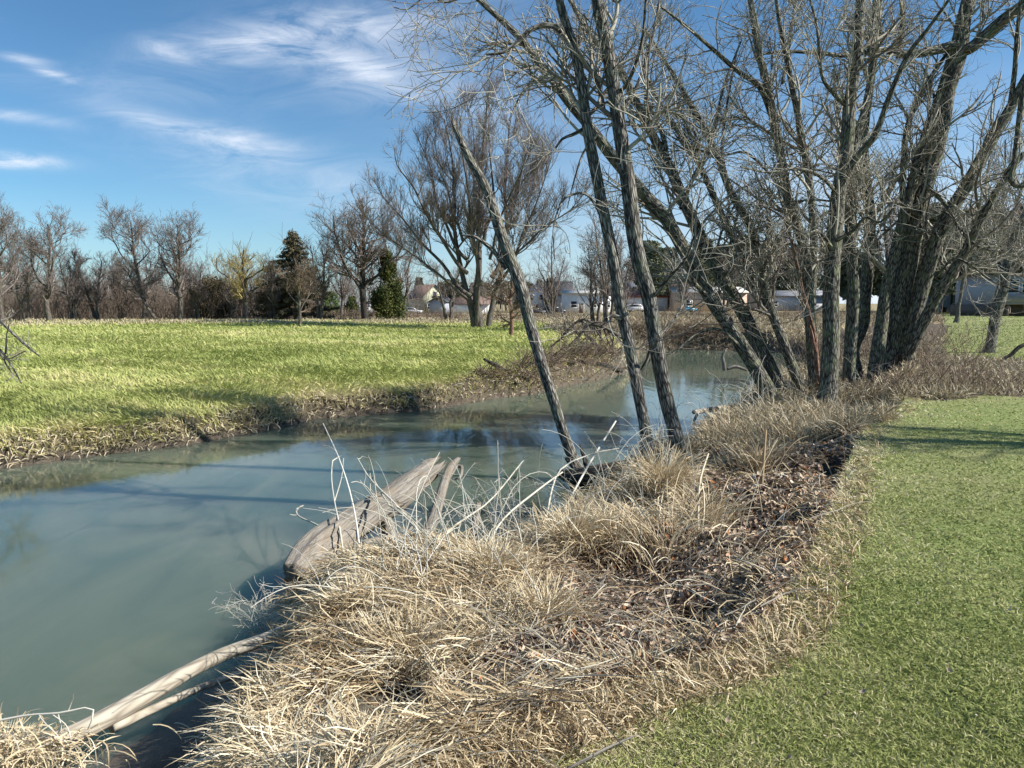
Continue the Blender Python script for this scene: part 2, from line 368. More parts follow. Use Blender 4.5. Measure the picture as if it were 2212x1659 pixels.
# ------------------------------------------------------------------ materials
def newmat(name):
    m = bpy.data.materials.new(name); m.use_nodes = True; return m, NT(m.node_tree)
def fin(T, col, rough=.8, normal=None, spec=.3, trans=0.):
    p = T.n('ShaderNodeBsdfPrincipled', Base__Color=col, Roughness=rough); p.inputs['Specular IOR Level'].default_value = spec
    if normal is not None: T.set(p, 'Normal', normal)
    out = p.outputs[0]
    if trans:
        tr = T.n('ShaderNodeBsdfTranslucent', Color=col); out = T.n('ShaderNodeMixShader', i0=trans, i1=p.outputs[0], i2=tr.outputs[0]).outputs[0]
    T.n('ShaderNodeOutputMaterial', Surface=out); return p
def attr(T, name): return T.n('ShaderNodeAttribute', _attribute_name=name)
def bump(T, h, strength, dist): return T.n('ShaderNodeBump', Height=h, Strength=strength, Distance=dist).outputs[0]
def bark_mat(name, dark, mid, light, lichen=(.20, .22, .13), lich=.5, bs=.9, sc=1.):
    m, T = newmat(name); v = attr(T, 'bark').outputs['Vector']
    mp = T.n('ShaderNodeMapping', Vector=v); mp.inputs['Scale'].default_value = (1, 1, .15)
    n1 = T.noise(mp.outputs[0], 34*sc, 5, .65, .35); n2 = T.noise(v, 5*sc, 4, .6)
    mp2 = T.n('ShaderNodeMapping', Vector=v); mp2.inputs['Scale'].default_value = (1, 1, .2)
    vo = T.n('ShaderNodeTexVoronoi', Vector=mp2.outputs[0], Scale=30*sc, _feature='DISTANCE_TO_EDGE').outputs[0]
    cr_ = T.mapr(vo, 0., .25, 0., 1.)
    h = T.math('ADD', T.math('MULTIPLY', n1, .7), T.math('MULTIPLY', cr_, .35))
    c = T.ramp(h, [(.30, dark), (.52, mid), (.78, light)])
    c = T.mix(T.math('MULTIPLY', T.mapr(n2, .50, .66), lich), c, tuple(lichen)+(1,))
    fin(T, c, .9, bump(T, h, bs, .035), .15); return m
def twig_mat(name, stops, trans=0.):
    m, T = newmat(name); c = T.ramp(attr(T, 'tint').outputs['Fac'], stops)
    fin(T, c, .75, None, .25, trans); return m
def plain(name, c, rough=.6, var=.15, sc=3., metal=0.):
    m, T = newmat(name); tcn = T.n('ShaderNodeTexCoord').outputs['Object']
    n = T.noise(tcn, sc, 4, .6); f = T.mapr(n, .3, .7, 1-var, 1+var)
    col = T.mix(1., tuple(c)+(1,), T.n('ShaderNodeCombineColor', Red=f, Green=f, Blue=f).outputs[0], 'MULTIPLY')
    p = fin(T, col, rough); p.inputs['Metallic'].default_value = metal; return m
M = {}
M['bark'] = bark_mat('bark_grey', (.018,.016,.014), (.105,.096,.084), (.36,.34,.30), (.24,.26,.17), .35)
M['bark2'] = bark_mat('bark_green_grey', (.015,.013,.011), (.095,.088,.074), (.33,.315,.26), (.22,.25,.13), .45)
M['barkfar'] = bark_mat('bark_far', (.055,.045,.04), (.10,.085,.072), (.17,.15,.13), (.13,.14,.09), .4, .4, .3)
M['redbark'] = bark_mat('bark_reddish', (.07,.035,.025), (.22,.12,.085), (.36,.24,.19), (.25,.2,.13), .3)

M['darkwood'] = bark_mat('wet_wood', (.012,.010,.009), (.05,.042,.036), (.11,.10,.088), (.05,.05,.035), .4)
def grain_mat(name, dark, mid, light):
    m, T = newmat(name); v = attr(T, 'bark').outputs['Vector']
    mp = T.n('ShaderNodeMapping', Vector=v); mp.inputs['Scale'].default_value = (1, 1, .05)
    n1 = T.noise(mp.outputs[0], 60, 6, .7, .8); n2 = T.noise(v, 6, 4, .6)
    c = T.ramp(n1, [(.34, dark), (.46, mid), (.68, light)]); c = T.mix(T.mapr(n2, .5, .7, 0., .5), c, (.30, .22, .14, 1))
    fin(T, c, .9, bump(T, n1, .9, .03), .15); return m
M['deadwood'] = grain_mat('weathered_wood', (.08,.07,.058), (.24,.215,.18), (.38,.35,.30))
M['palebark'] = bark_mat('pale_smooth_bark', (.22,.19,.15), (.38,.34,.27), (.46,.42,.34), (.30,.26,.19), .5, .25, .5)
M['twig'] = twig_mat('twig_grey', [(0,(.12,.10,.08)),(.5,(.27,.245,.195)),(1,(.44,.42,.34))])
M['twigdark'] = twig_mat('twig_dark', [(0,(.06,.045,.038)),(.6,(.10,.082,.068)),(1,(.17,.15,.12))])
M['twigfar'] = twig_mat('twig_far', [(0,(.12,.10,.09)),(.6,(.20,.165,.148)),(1,(.28,.23,.205))])
M['twigred'] = twig_mat('twig_rust', [(0,(.12,.085,.06)),(.6,(.21,.155,.11)),(1,(.32,.25,.18))])
M['brush'] = twig_mat('brush_brown', [(0,(.12,.09,.07)),(.6,(.20,.155,.12)),(1,(.28,.225,.17))])
M['willow'] = twig_mat('willow_yellow', [(0,(.22,.17,.07)),(1,(.36,.29,.11))])
M['pale'] = twig_mat('dry_stalk_pale', [(0,(.36,.33,.26)),(.5,(.50,.47,.38)),(1,(.62,.60,.52))])
M['straw'] = twig_mat('straw', [(0,(.16,.095,.05)),(.2,(.31,.22,.12)),(.45,(.46,.365,.225)),(.8,(.61,.51,.335)),(1,(.74,.67,.51))], .18)
M['leaf'] = twig_mat('dead_leaf', [(0,(.09,.06,.04)),(.35,(.24,.17,.12)),(.7,(.46,.355,.26)),(.93,(.64,.55,.44)),(1,(.46,.20,.08))], .08)
M['lawn'] = twig_mat('lawn_blade', [(0,(.145,.18,.045)),(.4,(.26,.295,.09)),(.66,(.37,.385,.14)),(.84,(.50,.45,.23)),(1,(.60,.53,.36))], .25)
M['meadow'] = twig_mat('meadow_blade', [(0,(.22,.26,.07)),(.35,(.345,.38,.12)),(.65,(.47,.47,.18)),(.86,(.58,.50,.26)),(1,(.64,.56,.36))], .25)
M['tan'] = twig_mat('tan_blade', [(0,(.15,.115,.075)),(.4,(.32,.265,.175)),(.8,(.50,.43,.29)),(1,(.60,.54,.40))], .18)
M['spruce'] = twig_mat('spruce_needles', [(0,(.06,.058,.034)),(.6,(.115,.10,.06)),(1,(.18,.15,.09))], .1)
M['cedar'] = twig_mat('cedar_foliage', [(0,(.035,.050,.015)),(.6,(.075,.095,.025)),(.85,(.14,.13,.03)),(1,(.21,.15,.035))], .1)
M['olive'] = twig_mat('olive_foliage', [(0,(.055,.045,.02)),(.6,(.11,.09,.042)),(1,(.17,.14,.065))], .1)
M['brgreen'] = twig_mat('bright_green_foliage', [(0,(.05,.09,.02)),(1,(.13,.20,.05))], .15)
M['pine'] = twig_mat('pine_foliage', [(0,(.065,.078,.045)),(.6,(.115,.13,.075)),(1,(.17,.18,.11))], .15)

def ground_mat(name, stops, stops2, sc=1., bs=.5, bd=.05, rough=.95):
    m, T = newmat(name); p = T.n('ShaderNodeTexCoord').outputs['Object']
    a = T.noise(p, 2.2*sc, 6, .65); b = T.noise(p, 45*sc, 5, .7); c = T.noise(p, .35*sc, 4, .55)
    c1 = T.ramp(b, stops); c2 = T.ramp(b, stops2)
    f = T.mapr(T.math('ADD', T.math('MULTIPLY', a, .5), T.math('MULTIPLY', c, .5)), .42, .58)
    fin(T, T.mix(f, c1, c2), rough, bump(T, T.math('ADD', b, T.math('MULTIPLY', a, .6)), bs, bd), .15); return m
M['g_lawn'] = ground_mat('lawn_soil', [(.35,(.12,.15,.05)),(.6,(.22,.27,.09))], [(.35,(.16,.16,.07)),(.65,(.30,.31,.14))], 1., .6, .03)
M['g_mead'] = ground_mat('meadow_soil', [(.35,(.20,.25,.07)),(.6,(.34,.39,.13))], [(.35,(.27,.26,.10)),(.65,(.46,.44,.20))], .5, .7, .06)
M['g_bank'] = ground_mat('bank_soil', [(.35,(.04,.032,.024)),(.6,(.12,.098,.075))], [(.35,(.06,.047,.035)),(.65,(.20,.165,.12))], 1., .9, .05)
M['g_far'] = ground_mat('far_ground', [(.35,(.20,.15,.085)),(.6,(.36,.28,.17))], [(.35,(.17,.15,.075)),(.65,(.33,.29,.15))], .3, .6, .06)
M['g_bed'] = ground_mat('river_mud', [(.35,(.08,.065,.05)),(.6,(.13,.11,.085))], [(.35,(.07,.06,.045)),(.65,(.12,.10,.08))], 1., .3, .03, .5)
m, T = newmat('river_water'); M['water'] = m
p = T.n('ShaderNodeTexCoord').outputs['Object']
mp = T.n('ShaderNodeMapping', Vector=p); mp.inputs['Rotation'].default_value = (0, 0, R(28)); mp.inputs['Scale'].default_value = (1.6, .55, 1)
r1 = T.noise(mp.outputs[0], 1.3, 4, .5, .5); r2 = T.noise(mp.outputs[0], 9, 3, .5, .3); r3 = T.noise(p, .25, 3, .5, .6)
hh = T.math('ADD', T.math('MULTIPLY', r1, .5), T.math('MULTIPLY', r2, T.mapr(r3, .4, .6, .02, .10)))
cw = T.mix(T.mapr(T.noise(mp.outputs[0], .5, 4, .6, .8), .35, .65), (.078,.108,.082,1), (.115,.138,.098,1))
pw = fin(T, cw, .05, bump(T, hh, .35, .035), .5); pw.inputs['IOR'].default_value = 1.33; pw.inputs['Subsurface Weight'].default_value = 1.; pw.inputs['Subsurface Radius'].default_value = (.6, .9, .75); pw.inputs['Subsurface Scale'].default_value = 2.2

# ------------------------------------------------------------------ the ground, split by what covers it
def terrain():
    th = np.concatenate([np.linspace(-52, 52, 430), np.linspace(52, 308, 66)[1:-1]])
    rr = np.concatenate([np.geomspace(.25, 1.6, 14)[:-1], np.geomspace(1.6, 60, 330)[:-1], np.geomspace(60, 3500, 90)])
    TH, RR = np.meshgrid(np.radians(th), rr); X = RR*np.sin(TH); Y = RR*np.cos(TH)
    Z = height(X, Y); nr, na = X.shape
    V = np.stack([X, Y, Z], -1).reshape(-1, 3)
    idx = np.arange(nr*na).reshape(nr, na); i2 = np.roll(idx, -1, axis=1)
    Q = np.stack([idx[:-1], idx[1:], i2[1:], i2[:-1]], -1).reshape(-1, 4)
    V = np.vstack([V, [[0, 0, float(height(np.array([0.]), np.array([0.]))[0])]]]); c = len(V)-1
    Tr = np.stack([idx[0], i2[0], np.full(na, c)], -1)
    ce = V[Q].mean(1); x, y = ce[:, 0], ce[:, 1]; j = fbm(x*1.3, y*1.3, 21, 3)*1.2; jn = np.where(np.hypot(x, y) > 14, j*2, j*.5)
    near = inside(x, y, NEAR); wat = inside(x, y, WAT)
    lawn = inside(x, y+jn, LAWN) & (dline(x, y, CR) > .02); yard = inside(x, y+jn, YARD) & ~wat
    z = np.full(len(Q), 3)
    z[near] = 2; z[lawn] = 0; z[yard] = 4
    far = ~near & ~wat
    mead = far & ~yard & (y < 74+6*fbm(x*.05, y*.05, 3, 2)) & ~((y > 55) & (x > 2.5+(y-55)*.10)) & ~((y > 44) & (x > 3.5)); z[mead] = 1
    z[wat] = 5
    dfc = dline(x, y, FW); z[far & (dfc < .55) & (y < 60)] = 2; z[far & (dfc < 1.0) & (x > 5.) & (y > 44) & (y < 52)] = 2
    names = [('lawn', 'g_lawn'), ('meadow', 'g_mead'), ('river_bank', 'g_bank'), ('ground', 'g_far'), ('back_yard', 'g_lawn'), ('river_bed', 'g_bed')]
    for q, (nm, mt) in enumerate(names):
        F = Q[z == q]; Tq = Tr if q == 0 else None
        if not len(F): continue
        allv = F.ravel() if Tq is None else np.concatenate([F.ravel(), Tq.ravel()])
        u, inv = np.unique(allv, return_inverse=True); Fq = inv[:F.size].reshape(-1, 4); Tt = inv[F.size:].reshape(-1, 3) if Tq is not None else None
        tag(mk(nm, V[u], Fq, Tt, M[mt]), kind='structure')
terrain()
gy = np.array([[-600,-600,WZ],[300,-600,WZ],[300,140,WZ],[-600,140,WZ]])
tag(mk('water', gy, [(0, 1, 2, 3)], None, M['water'], smooth=False), kind='structure')

# ------------------------------------------------------------------ grass, straw and litter (stuff)
def polar(n, r1, r2, a1, a2, g):
    th = np.radians(g.uniform(a1, a2, n)); r = 1/g.uniform(1/r2, 1/r1, n)
    return r*np.sin(th), r*np.cos(th), r
def stuff(acc, name, mat, label, cat):
    return tag(acc.build(name, M[mat], smooth=False), label, cat, None, 'stuff')
g = np.random.default_rng(11)
# mown lawn
a = Acc()
for (n, r1, r2, a1, a2) in [(600000, 1.9, 16, -24, 50), (90000, 18, 110, 20, 46)]:
    x, y, r = polar(n, r1, r2, a1, a2, g); j = fbm(x*1.3, y*1.3, 21, 3)*1.2; jn = np.where(r > 14, j*2, j*.5)
    k = (inside(x, y+jn, LAWN) | (inside(x, y+jn, YARD) & ~inside(x, y, WAT))) & ((dline(x, y, CR) > .03) | (r > 20)); x, y, r = x[k], y[k], r[k]
    z = Hq(x, y); d = dline(x, y, CR); m_ = len(x)
    patch = vnoise(x*2.2, y*2.2, 4)*.5+vnoise(x*7, y*7, 6)*.3+vnoise(x*.5, y*.5, 8)*.35
    edge = np.exp(-d/.6)*.62
    tn = np.clip(g.normal(.40, .22, m_)+(patch-.58)*.75+edge, 0, 1)
    ribbons(a, np.stack([x, y, z-.004], -1), g.uniform(0, 6.28, m_), g.uniform(.05, 1.0, m_), g.uniform(.020, .048, m_)*(1+.02*r)*(1+.9*np.exp(-d/.25)), (.0014+.00085*r)*g.uniform(.7, 1.2, m_), g.uniform(.2, 1.5, m_), g.normal(0, .5, m_), 2, tn, g=g)
stuff(a, 'lawn_grass', 'lawn', 'short green mown grass with straw flecks on the lawn by the river', 'grass')
# long wind-combed meadow grass
a = Acc()
x, y, r = polar(420000, 11.5, 82, -50, 22, g)
df = dline(x, y, FW); k = ~inside(x, y, NEAR) & ~inside(x, y, WAT) & (df > .1) & (y < 74) & ~((y > 44) & (x > 3.5)) & ~((y > 55) & (x > 2.5+(y-55)*.10)); x, y, r, df = x[k], y[k], r[k], df[k]
m_ = len(x); z = Hq(x, y)
flow = vnoise(x*.9, y*.9, 31)*4+vnoise(x*.15, y*.15, 33)*4; cl = vnoise(x*.8, y*1.6, 35)*.6+vnoise(x*.22, y*.5, 37)*.6+vnoise(x*2.5, y*2.5, 39)*.25
edge = np.exp(-df/.8)*.6+.25*np.exp(-np.abs(y-72)/7)+.2*sm((x-0)/3)*sm((y-24)/5)
tn = np.clip(g.normal(.30, .16, m_)+(cl-.72)*.75+(vnoise(x*.12, y*.3, 77)-.45)*.35+edge, 0, 1)
ln = g.uniform(.08, .22, m_)*(.65+.6*cl)*(1+.6*np.exp(-df/.5))*(1+.008*r)
ribbons(a, np.stack([x, y, z-.01], -1), flow+g.normal(0, .9, m_), g.uniform(.3, 1.35, m_), ln, (.0035+.00085*r)*g.uniform(.7, 1.3, m_), g.uniform(.5, 1.7, m_), g.normal(0, .4, m_), 2, tn, g=g)
stuff(a, 'meadow_grass', 'meadow', 'long pale green grass combed by the wind across the far meadow', 'grass')
# straw hanging over the far bank, dry strips beyond, weeds round the trees
a = Acc()
x, y, r = polar(130000, 10.5, 52, -48, 18, g); df = dline(x, y, FW); k = ~inside(x, y, NEAR) & ~inside(x, y, WAT) & (df < .25+.25*vnoise(x, y, 8)+2.8*sm((x+2)/3)*vnoise(x, y, 3)) & (df > .02); x, y, r = x[k], y[k], r[k]; m_ = len(x)
ribbons(a, np.stack([x, y, Hq(x, y)], -1), g.normal(-1.6, .7, m_), g.uniform(-.1, .9, m_), g.uniform(.14, .38, m_), (.004+.0009*r), g.uniform(.8, 1.9, m_), g.normal(0, .5, m_), 3, np.clip(g.normal(.66, .22, m_), 0, 1), g=g)
x, y, r = polar(120000, 44, 150, -6, 40, g); k = ~inside(x, y, NEAR) & ~inside(x, y, WAT) & ~inside(x, y, YARD) & ((y > 72) | ((y > 44) & (x > 3.0)) | ((y > 55) & (x > 2.2+(y-55)*.10))); x, y, r = x[k], y[k], r[k]; m_ = len(x)
ribbons(a, np.stack([x, y, Hq(x, y)], -1), g.uniform(0, 6.28, m_), g.uniform(.5, 1.5, m_), g.uniform(.15, .5, m_)*(.3+1.*vnoise(x*.3, y*.3, 2)), (.0011*r), g.uniform(.2, 1.4, m_), 0, 2, np.clip(g.normal(.45, .22, m_)+(vnoise(x*.2, y*.2, 9)-.5)*.5, 0, 1), g=g)
x, y, r = polar(26000, 68, 84, -40, 4, g); m_ = len(x)
ribbons(a, np.stack([x, y, Hq(x, y)], -1), g.uniform(0, 6.28, m_), g.uniform(.5, 1.5, m_), g.uniform(.15, .45, m_)*(.2+1.1*vnoise(x*.3, y*.3, 2)), (.0011*r), g.uniform(.2, 1.4, m_), 0, 2, np.clip(g.normal(.6, .22, m_), 0, 1), g=g)
x, y, r = polar(90000, 10.5, 46, 10, 46, g); k = inside(x, y, NEAR) & ~inside(x, y+fbm(x*1.3, y*1.3, 21, 3)*2, LAWN) & ~inside(x, y, YARD); x, y, r = x[k], y[k], r[k]; m_ = len(x); q = vnoise(x*.9, y*.9, 41)
ribbons(a, np.stack([x, y, Hq(x, y)], -1), g.uniform(0, 6.28, m_), g.uniform(.2, 1.5, m_), g.uniform(.12, .40, m_)*(.5+1.2*q)*np.where(x > 9, .6, 1.), (.002+.0008*r), g.uniform(.2, 1.6, m_), g.normal(0, .6, m_), 3, np.clip(g.normal(.5, .25, m_)+(q-.5)*.3, 0, 1), g=g)
stuff(a, 'dry_grass', 'tan', 'tan dead grass on the far bank and round the tree trunks', 'dry grass')
# matted straw on the near bank
def bankpts(n, g, r1=2.0, r2=22, a1=-48, a2=26):
    x, y, r = polar(n, r1, r2, a1, a2, g); k = inside(x, y, NEAR) & ~inside(x, y, TOP) & (np.hypot(x-HOL[0], y-HOL[1]) > .27)
    x, y, r = x[k], y[k], r[k]; dn = dline(x, y, NW); dc = dline(x, y, CR); return x, y, r, dc/(dc+dn+1e-6), dn, dc
def litter_mask(x, y, s):
    # bare leaf litter shows nearer the lawn, straw nearer the water
    q = vnoise(x*1.1, y*1.1, 51)*.6+vnoise(x*3, y*3, 53)*.3
    return np.clip(2.35-3.7*s+(q-.45)*2.4, 0, 1)*sm((y-2.6)/.8)
a = Acc()
x, y, r, s, dn, dc = bankpts(250000, g)
lm = litter_mask(x, y, s); k = (g.random(len(x)) > lm*.965) & (dc > .06); x, y, r, s, dn, dc = [q[k] for q in (x, y, r, s, dn, dc)]; m_ = len(x)
cx = vnoise(x*2.6, y*2.6, 61); cy = vnoise(x*1.1, y*1.1, 63)
az = math.pi*.97+(cx-.5)*4.6+(cy-.5)*3+g.normal(0, .8, m_)
tuft = vnoise(x*3.4, y*3.4, 65)
tn = np.clip(g.normal(.56, .27, m_)+(vnoise(x*1.8, y*1.8, 67)-.5)*.5+(tuft-.5)*.25, 0, 1)
lift = np.maximum(0, g.normal(.03, .045, m_))*(.4+1.6*tuft)
ribbons(a, np.stack([x, y, Hq(x, y)+lift*.3], -1), az, g.uniform(.0, .9, m_), g.uniform(.14, .46, m_), (.0034+.0006*r)*g.uniform(.6, 1.35, m_), g.uniform(.3, 2.0, m_), g.normal(0, 1.3, m_), 4, tn, follow=lift+.004, g=g)
# straw beards spilling over the lip and the water's edge
x, y, r, s, dn, dc = bankpts(260000, g); k = (dn < .45) & (g.random(len(x)) < .8) | (vnoise(x*1.5, y*1.5, 71) > .72) & (s > .45); x, y, r, s = x[k], y[k], r[k], s[k]; m_ = len(x)
ribbons(a, np.stack([x, y, Hq(x, y)+.02], -1), math.pi+g.normal(0, .8, m_), g.uniform(.3, 1.2, m_), g.uniform(.12, .30, m_), (.0036+.0006*r)*g.uniform(.6, 1.3, m_), g.uniform(1.2, 2.6, m_), g.normal(0, .6, m_), 5, np.clip(g.normal(.68, .17, m_), 0, 1), follow=np.full(m_, .01), g=g)
# tussocks of upright dead grass
for (px, py, n, h, spread, tl) in [(1440,1200,170,.6,.6,.7),(1330,1180,110,.5,.5,.66),(1290,1130,200,.5,.25,.7),(1530,1140,260,.5,.3,.6),(1640,1010,300,.5,.5,.5),(1560,960,350,.5,.5,.55),(1720,960,250,.4,.4,.5),
                              (1240,1180,700,.42,.25,.7),(1060,1250,700,.35,.3,.7),(1760,900,350,.4,.5,.6),(1820,850,400,.4,.5,.6),(1950,830,500,.5,.4,.65),(1430,1060,700,.55,.3,.6),(1180,1340,700,.28,.35,.66),(880,1420,700,.28,.35,.72),(620,1480,700,.28,.3,.74),(760,1320,600,.26,.25,.7),(560,1560,600,.28,.25,.7),(20,1640,500,.3,.15,.72),(100,1660,400,.25,.15,.7)]:
    c = hit(px, py); n = int(n); th = g.uniform(0, 6.28, n); rd = np.abs(g.normal(0, spread*.45, n)); x = c[0]+rd*np.cos(th); y = c[1]+rd*np.sin(th)
    ribbons(a, np.stack([x, y, Hq(x, y)], -1), th+g.normal(0, .5, n), g.uniform(.9, 1.5, n), g.uniform(.45, 1.1, n)*h, (.0032+.0006*c[1])*g.uniform(.5, 1.1, n), g.uniform(.3, 1.9, n), g.normal(0, .7, n), 6, np.clip(g.normal(tl, .2, n), 0, 1), g=g)
# straw-coloured fringe where the lawn breaks off
x, y, r = polar(120000, 1.9, 15, -24, 32, g); dc = dline(x, y, CR); k = (dc < .32) & (g.random(len(x)) < .7) & (np.hypot(x-HOL[0], y-HOL[1]) > .25); x, y, r = x[k], y[k], r[k]; m_ = len(x)
ribbons(a, np.stack([x, y, Hq(x, y)], -1), math.pi*.9+g.normal(0, 1.3, m_), g.uniform(.1, 1.2, m_), g.uniform(.05, .17, m_), (.0026+.0008*r), g.uniform(.5, 2, m_), g.normal(0, .8, m_), 3, np.clip(g.normal(.42, .22, m_), 0, 1), g=g)
stuff(a, 'matted_straw', 'straw', 'matted dead straw grass covering the near river bank', 'dry grass')
a = Acc()
x, y, r, s, dn, dc = bankpts(200000, g); lm = litter_mask(x, y, s); k = g.random(len(x)) < .10+.9*lm; x, y, r = x[k], y[k], r[k]; m_ = len(x)
flakes(a, np.stack([x, y, Hq(x, y)+g.uniform(.0, .035, m_)], -1), g.uniform(.028, .070, m_)*(1+.03*r), np.clip(g.normal(.55, .25, m_), 0, 1), up=2, aspect=.5, g=g)
x, y, r = polar(240, 2, 9, -24, 40, g); k = inside(x, y, LAWN); x, y = x[k], y[k]; m_ = len(x)
k = dline(x, y, CR) < 1.2; x, y = x[k], y[k]; m_ = len(x)
flakes(a, np.stack([x, y, Hq(x, y)+.02], -1), g.uniform(.015, .035, m_), np.clip(g.normal(.6, .2, m_), 0, 1), up=2, g=g)
stuff(a, 'leaf_litter', 'leaf', 'brown dead leaves scattered over the bank below the lawn edge', 'leaf litter')
# loose twigs lying on the bank
a = Acc(); x, y, r, s, dn, dc = bankpts(2600, g); m_ = len(x); n = 6
az = g.uniform(0, 6.28, m_); L = g.uniform(.15, .8, m_); P = np.empty((m_, n, 3))
for j in range(n):
    P[:, j, 0] = x+np.cos(az)*L*j/n; P[:, j, 1] = y+np.sin(az)*L*j/n; az = az+g.normal(0, .18, m_)
P[..., 2] = Hq(P[..., 0].ravel(), P[..., 1].ravel()).reshape(m_, n)+g.uniform(.02, .10, (m_, 1))+np.linspace(0, 1, n)[None]*g.uniform(0, .15, (m_, 1))
tubes(a, P, np.maximum(g.uniform(.0015, .005, (m_, 1))*np.linspace(1, .4, n)[None], .0012), 4)
stuff(a, 'fallen_twigs', 'twig', 'thin broken twigs lying in the straw and leaves', 'twigs')

# ------------------------------------------------------------------ trees traced from the photograph
def S(pts, Y0, dY=0., w=1.):
    n = len(pts); P = []; r = []
    for i, (x, y, wd) in enumerate(pts):
        Y = Y0+dY*i/(n-1); P.append(D(x, y, Y)); r.append(.5*wd*w*.68*Y/FV)
    return np.array(P), np.array(r)
def tree(name, label, cat, group, stems, limbs=(), mat='bark', twig='twig', crown=(30, 160, 800, 1500), ln=((.9, 2.6), (.5, 1.5), (.25, .8), (.12, .4)), t0=.3,
         curl=.17, trop=.07, ang=(22, 62), seed=1, base=None, extra=0, rmin=.0035, k=22, droop=0.):
    g = np.random.default_rng(seed); P0, r0 = stems[0]; b = P0[0] if base is None else base
    root = empty(name, b, label, cat, group); par = []
    for i, (P, r) in enumerate(stems):
        a = Acc(); C, rr = hero(a, P, r, k=k, flare=.3 if i == 0 else .2, seed=seed*7+i, step=.08); a.build('trunk', M[mat], root, base=b); par.append((C, rr))
    for i, (P, r) in enumerate(limbs):
        a = Acc(); C, rr = hero(a, P, r, k=10, rough=.1, seed=seed*17+i, step=.07, capend=False); a.build('branch', M[mat], root, base=b); par.append((C, rr))
    rs = [res(C, rr, 24) for C, rr in par]
    PP = np.stack([q[0] for q in rs]); RR = np.stack([q[1] for q in rs])
    a = Acc(); nl = len(stems)
    # stems carry branches from t0 upward, traced limbs from near their start
    P1, R1 = grow(PP, RR, crown[0], t0, 1., ln[0], ang, 10, curl, trop, .42, .008, .35, rmax=.032, g=g); tubes(a, P1, R1*1.1, 5)
    A_, B_ = P1, R1
    P2, R2 = grow(P1, R1, crown[1], .15, 1., ln[1], (25, 70), 8, curl*1.1, trop*.6-droop, .6, .005, .4, g=g); tubes(a, P2, R2*1.3, 4)
    P3, R3 = grow(P2, R2, crown[2], .15, 1., ln[2], (25, 70), 6, curl*1.1, trop*.5-droop, .65, rmin, .5, g=g); tubes(a, P3, R3*1.5, 3)
    if crown[3]:
        P4, R4 = grow(P3, R3, crown[3], .2, 1., ln[3], (25, 70), 5, curl, trop, .7, rmin*.8, .6, g=g); tubes(a, P4, R4*1.35, 3)
    a.build('crown', M[twig], root, base=b); return root
def gy_(px, py): return hit(px, py)
near_grp = 'bare trees leaning over the near bank'
h1 = hit(1258, 1045); Y1 = h1[1]
a = Acc()
r_ = empty('tree_snag', h1, 'broken-topped dead leaning trunk with no crown, nearest trunk to the water', 'tree', near_grp)
P, r = S([(1266,1062,44),(1258,1040,38),(1215,930,33),(1180,820,34),(1150,720,37),(1125,620,40),(1087,520,37),(1050,410,29),(1012,340,24),(980,268,17)], Y1, .5)
C, rr = hero(a, P, r, k=24, jag=.16, seed=5, flare=.3); a.build('trunk', M['bark'], r_, base=h1)
a = Acc(); P, r = S([(1095,580,22),(1068,545,15),(1040,520,12),(1025,512,10),(1000,508,6)], Y1+.3); hero(a, P, r, k=10, jag=.05, seed=9); a.build('branch', M['bark'], r_, base=h1)
a = Acc(); P, r = S([(1045,405,13),(1030,372,12),(1016,352,9)], Y1+.4); hero(a, P, r, k=10, jag=.08, seed=10); a.build('branch', M['bark'], r_, base=h1)
a = Acc(); P, r = S([(1270,1040,22),(1266,1000,18),(1258,975,9)], Y1-.1); hero(a, P, r, k=12, jag=.12, seed=12); a.build('branch', M['darkwood'], r_, base=h1)
h2 = hit(1398, 992); Y2 = h2[1]
tree('bare_tree', 'slim grey trunk leaning left, middle of three, with a limb arching left near its top', 'tree', near_grp,
     [S([(1400,1000,44),(1392,920,36),(1365,780,40),(1345,680,38),(1325,560,36),(1300,440,34),(1275,310,33),(1262,220,31),(1244,120,29),(1212,20,26),(1195,-80,22)], Y2, .8)],
     [S([(1236,100,20),(1212,68,19),(1189,55,17),(1150,62,16),(1118,92,14),(1090,112,10),(1050,118,7)], Y2+.7, -.4),
      S([(1268,275,14),(1240,290,11),(1215,300,8),(1200,320,6)], Y2+.6, .2), S([(1310,485,14),(1270,422,9),(1225,425,8),(1205,455,6),(1195,500,5),(1198,560,3)], Y2+.4, -.5),
      S([(1385,800,9),(1398,775,10),(1405,750,6),(1425,735,4)], Y2+.2, -.4), S([(1350,690,12),(1322,682,14),(1310,688,8)], Y2+.2, -.2)],
     crown=(10, 60, 300, 450), t0=.6, seed=21, mat='bark')
h3 = hit(1466, 985); Y3 = h3[1]
tree('bare_tree', 'thickest and right one of the three slim trunks, standing in the dead grass', 'tree', near_grp,
     [S([(1472,1000,52),(1455,920,46),(1440,860,46),(1415,720,46),(1400,640,46),(1380,560,46),(1358,420,46),(1340,300,44),(1325,200,42),(1310,100,41),(1292,0,38),(1280,-90,34)], Y3, .5)],
     [S([(1405,650,13),(1445,600,9),(1480,560,7),(1500,510,5)], Y3+.2, -1), S([(1335,250,16),(1370,200,12),(1400,120,10),(1420,30,8),(1430,-40,6)], Y3+.5, .8),
      S([(1420,730,12),(1450,700,8),(1485,640,6)], Y3+.1, .7), S([(1330,210,14),(1360,170,12),(1385,95,9),(1395,0,8)], Y3+.5, -1)],
     crown=(10, 60, 300, 450), t0=.6, seed=22, mat='bark')
h4 = hit(1665, 862); Y4 = h4[1]
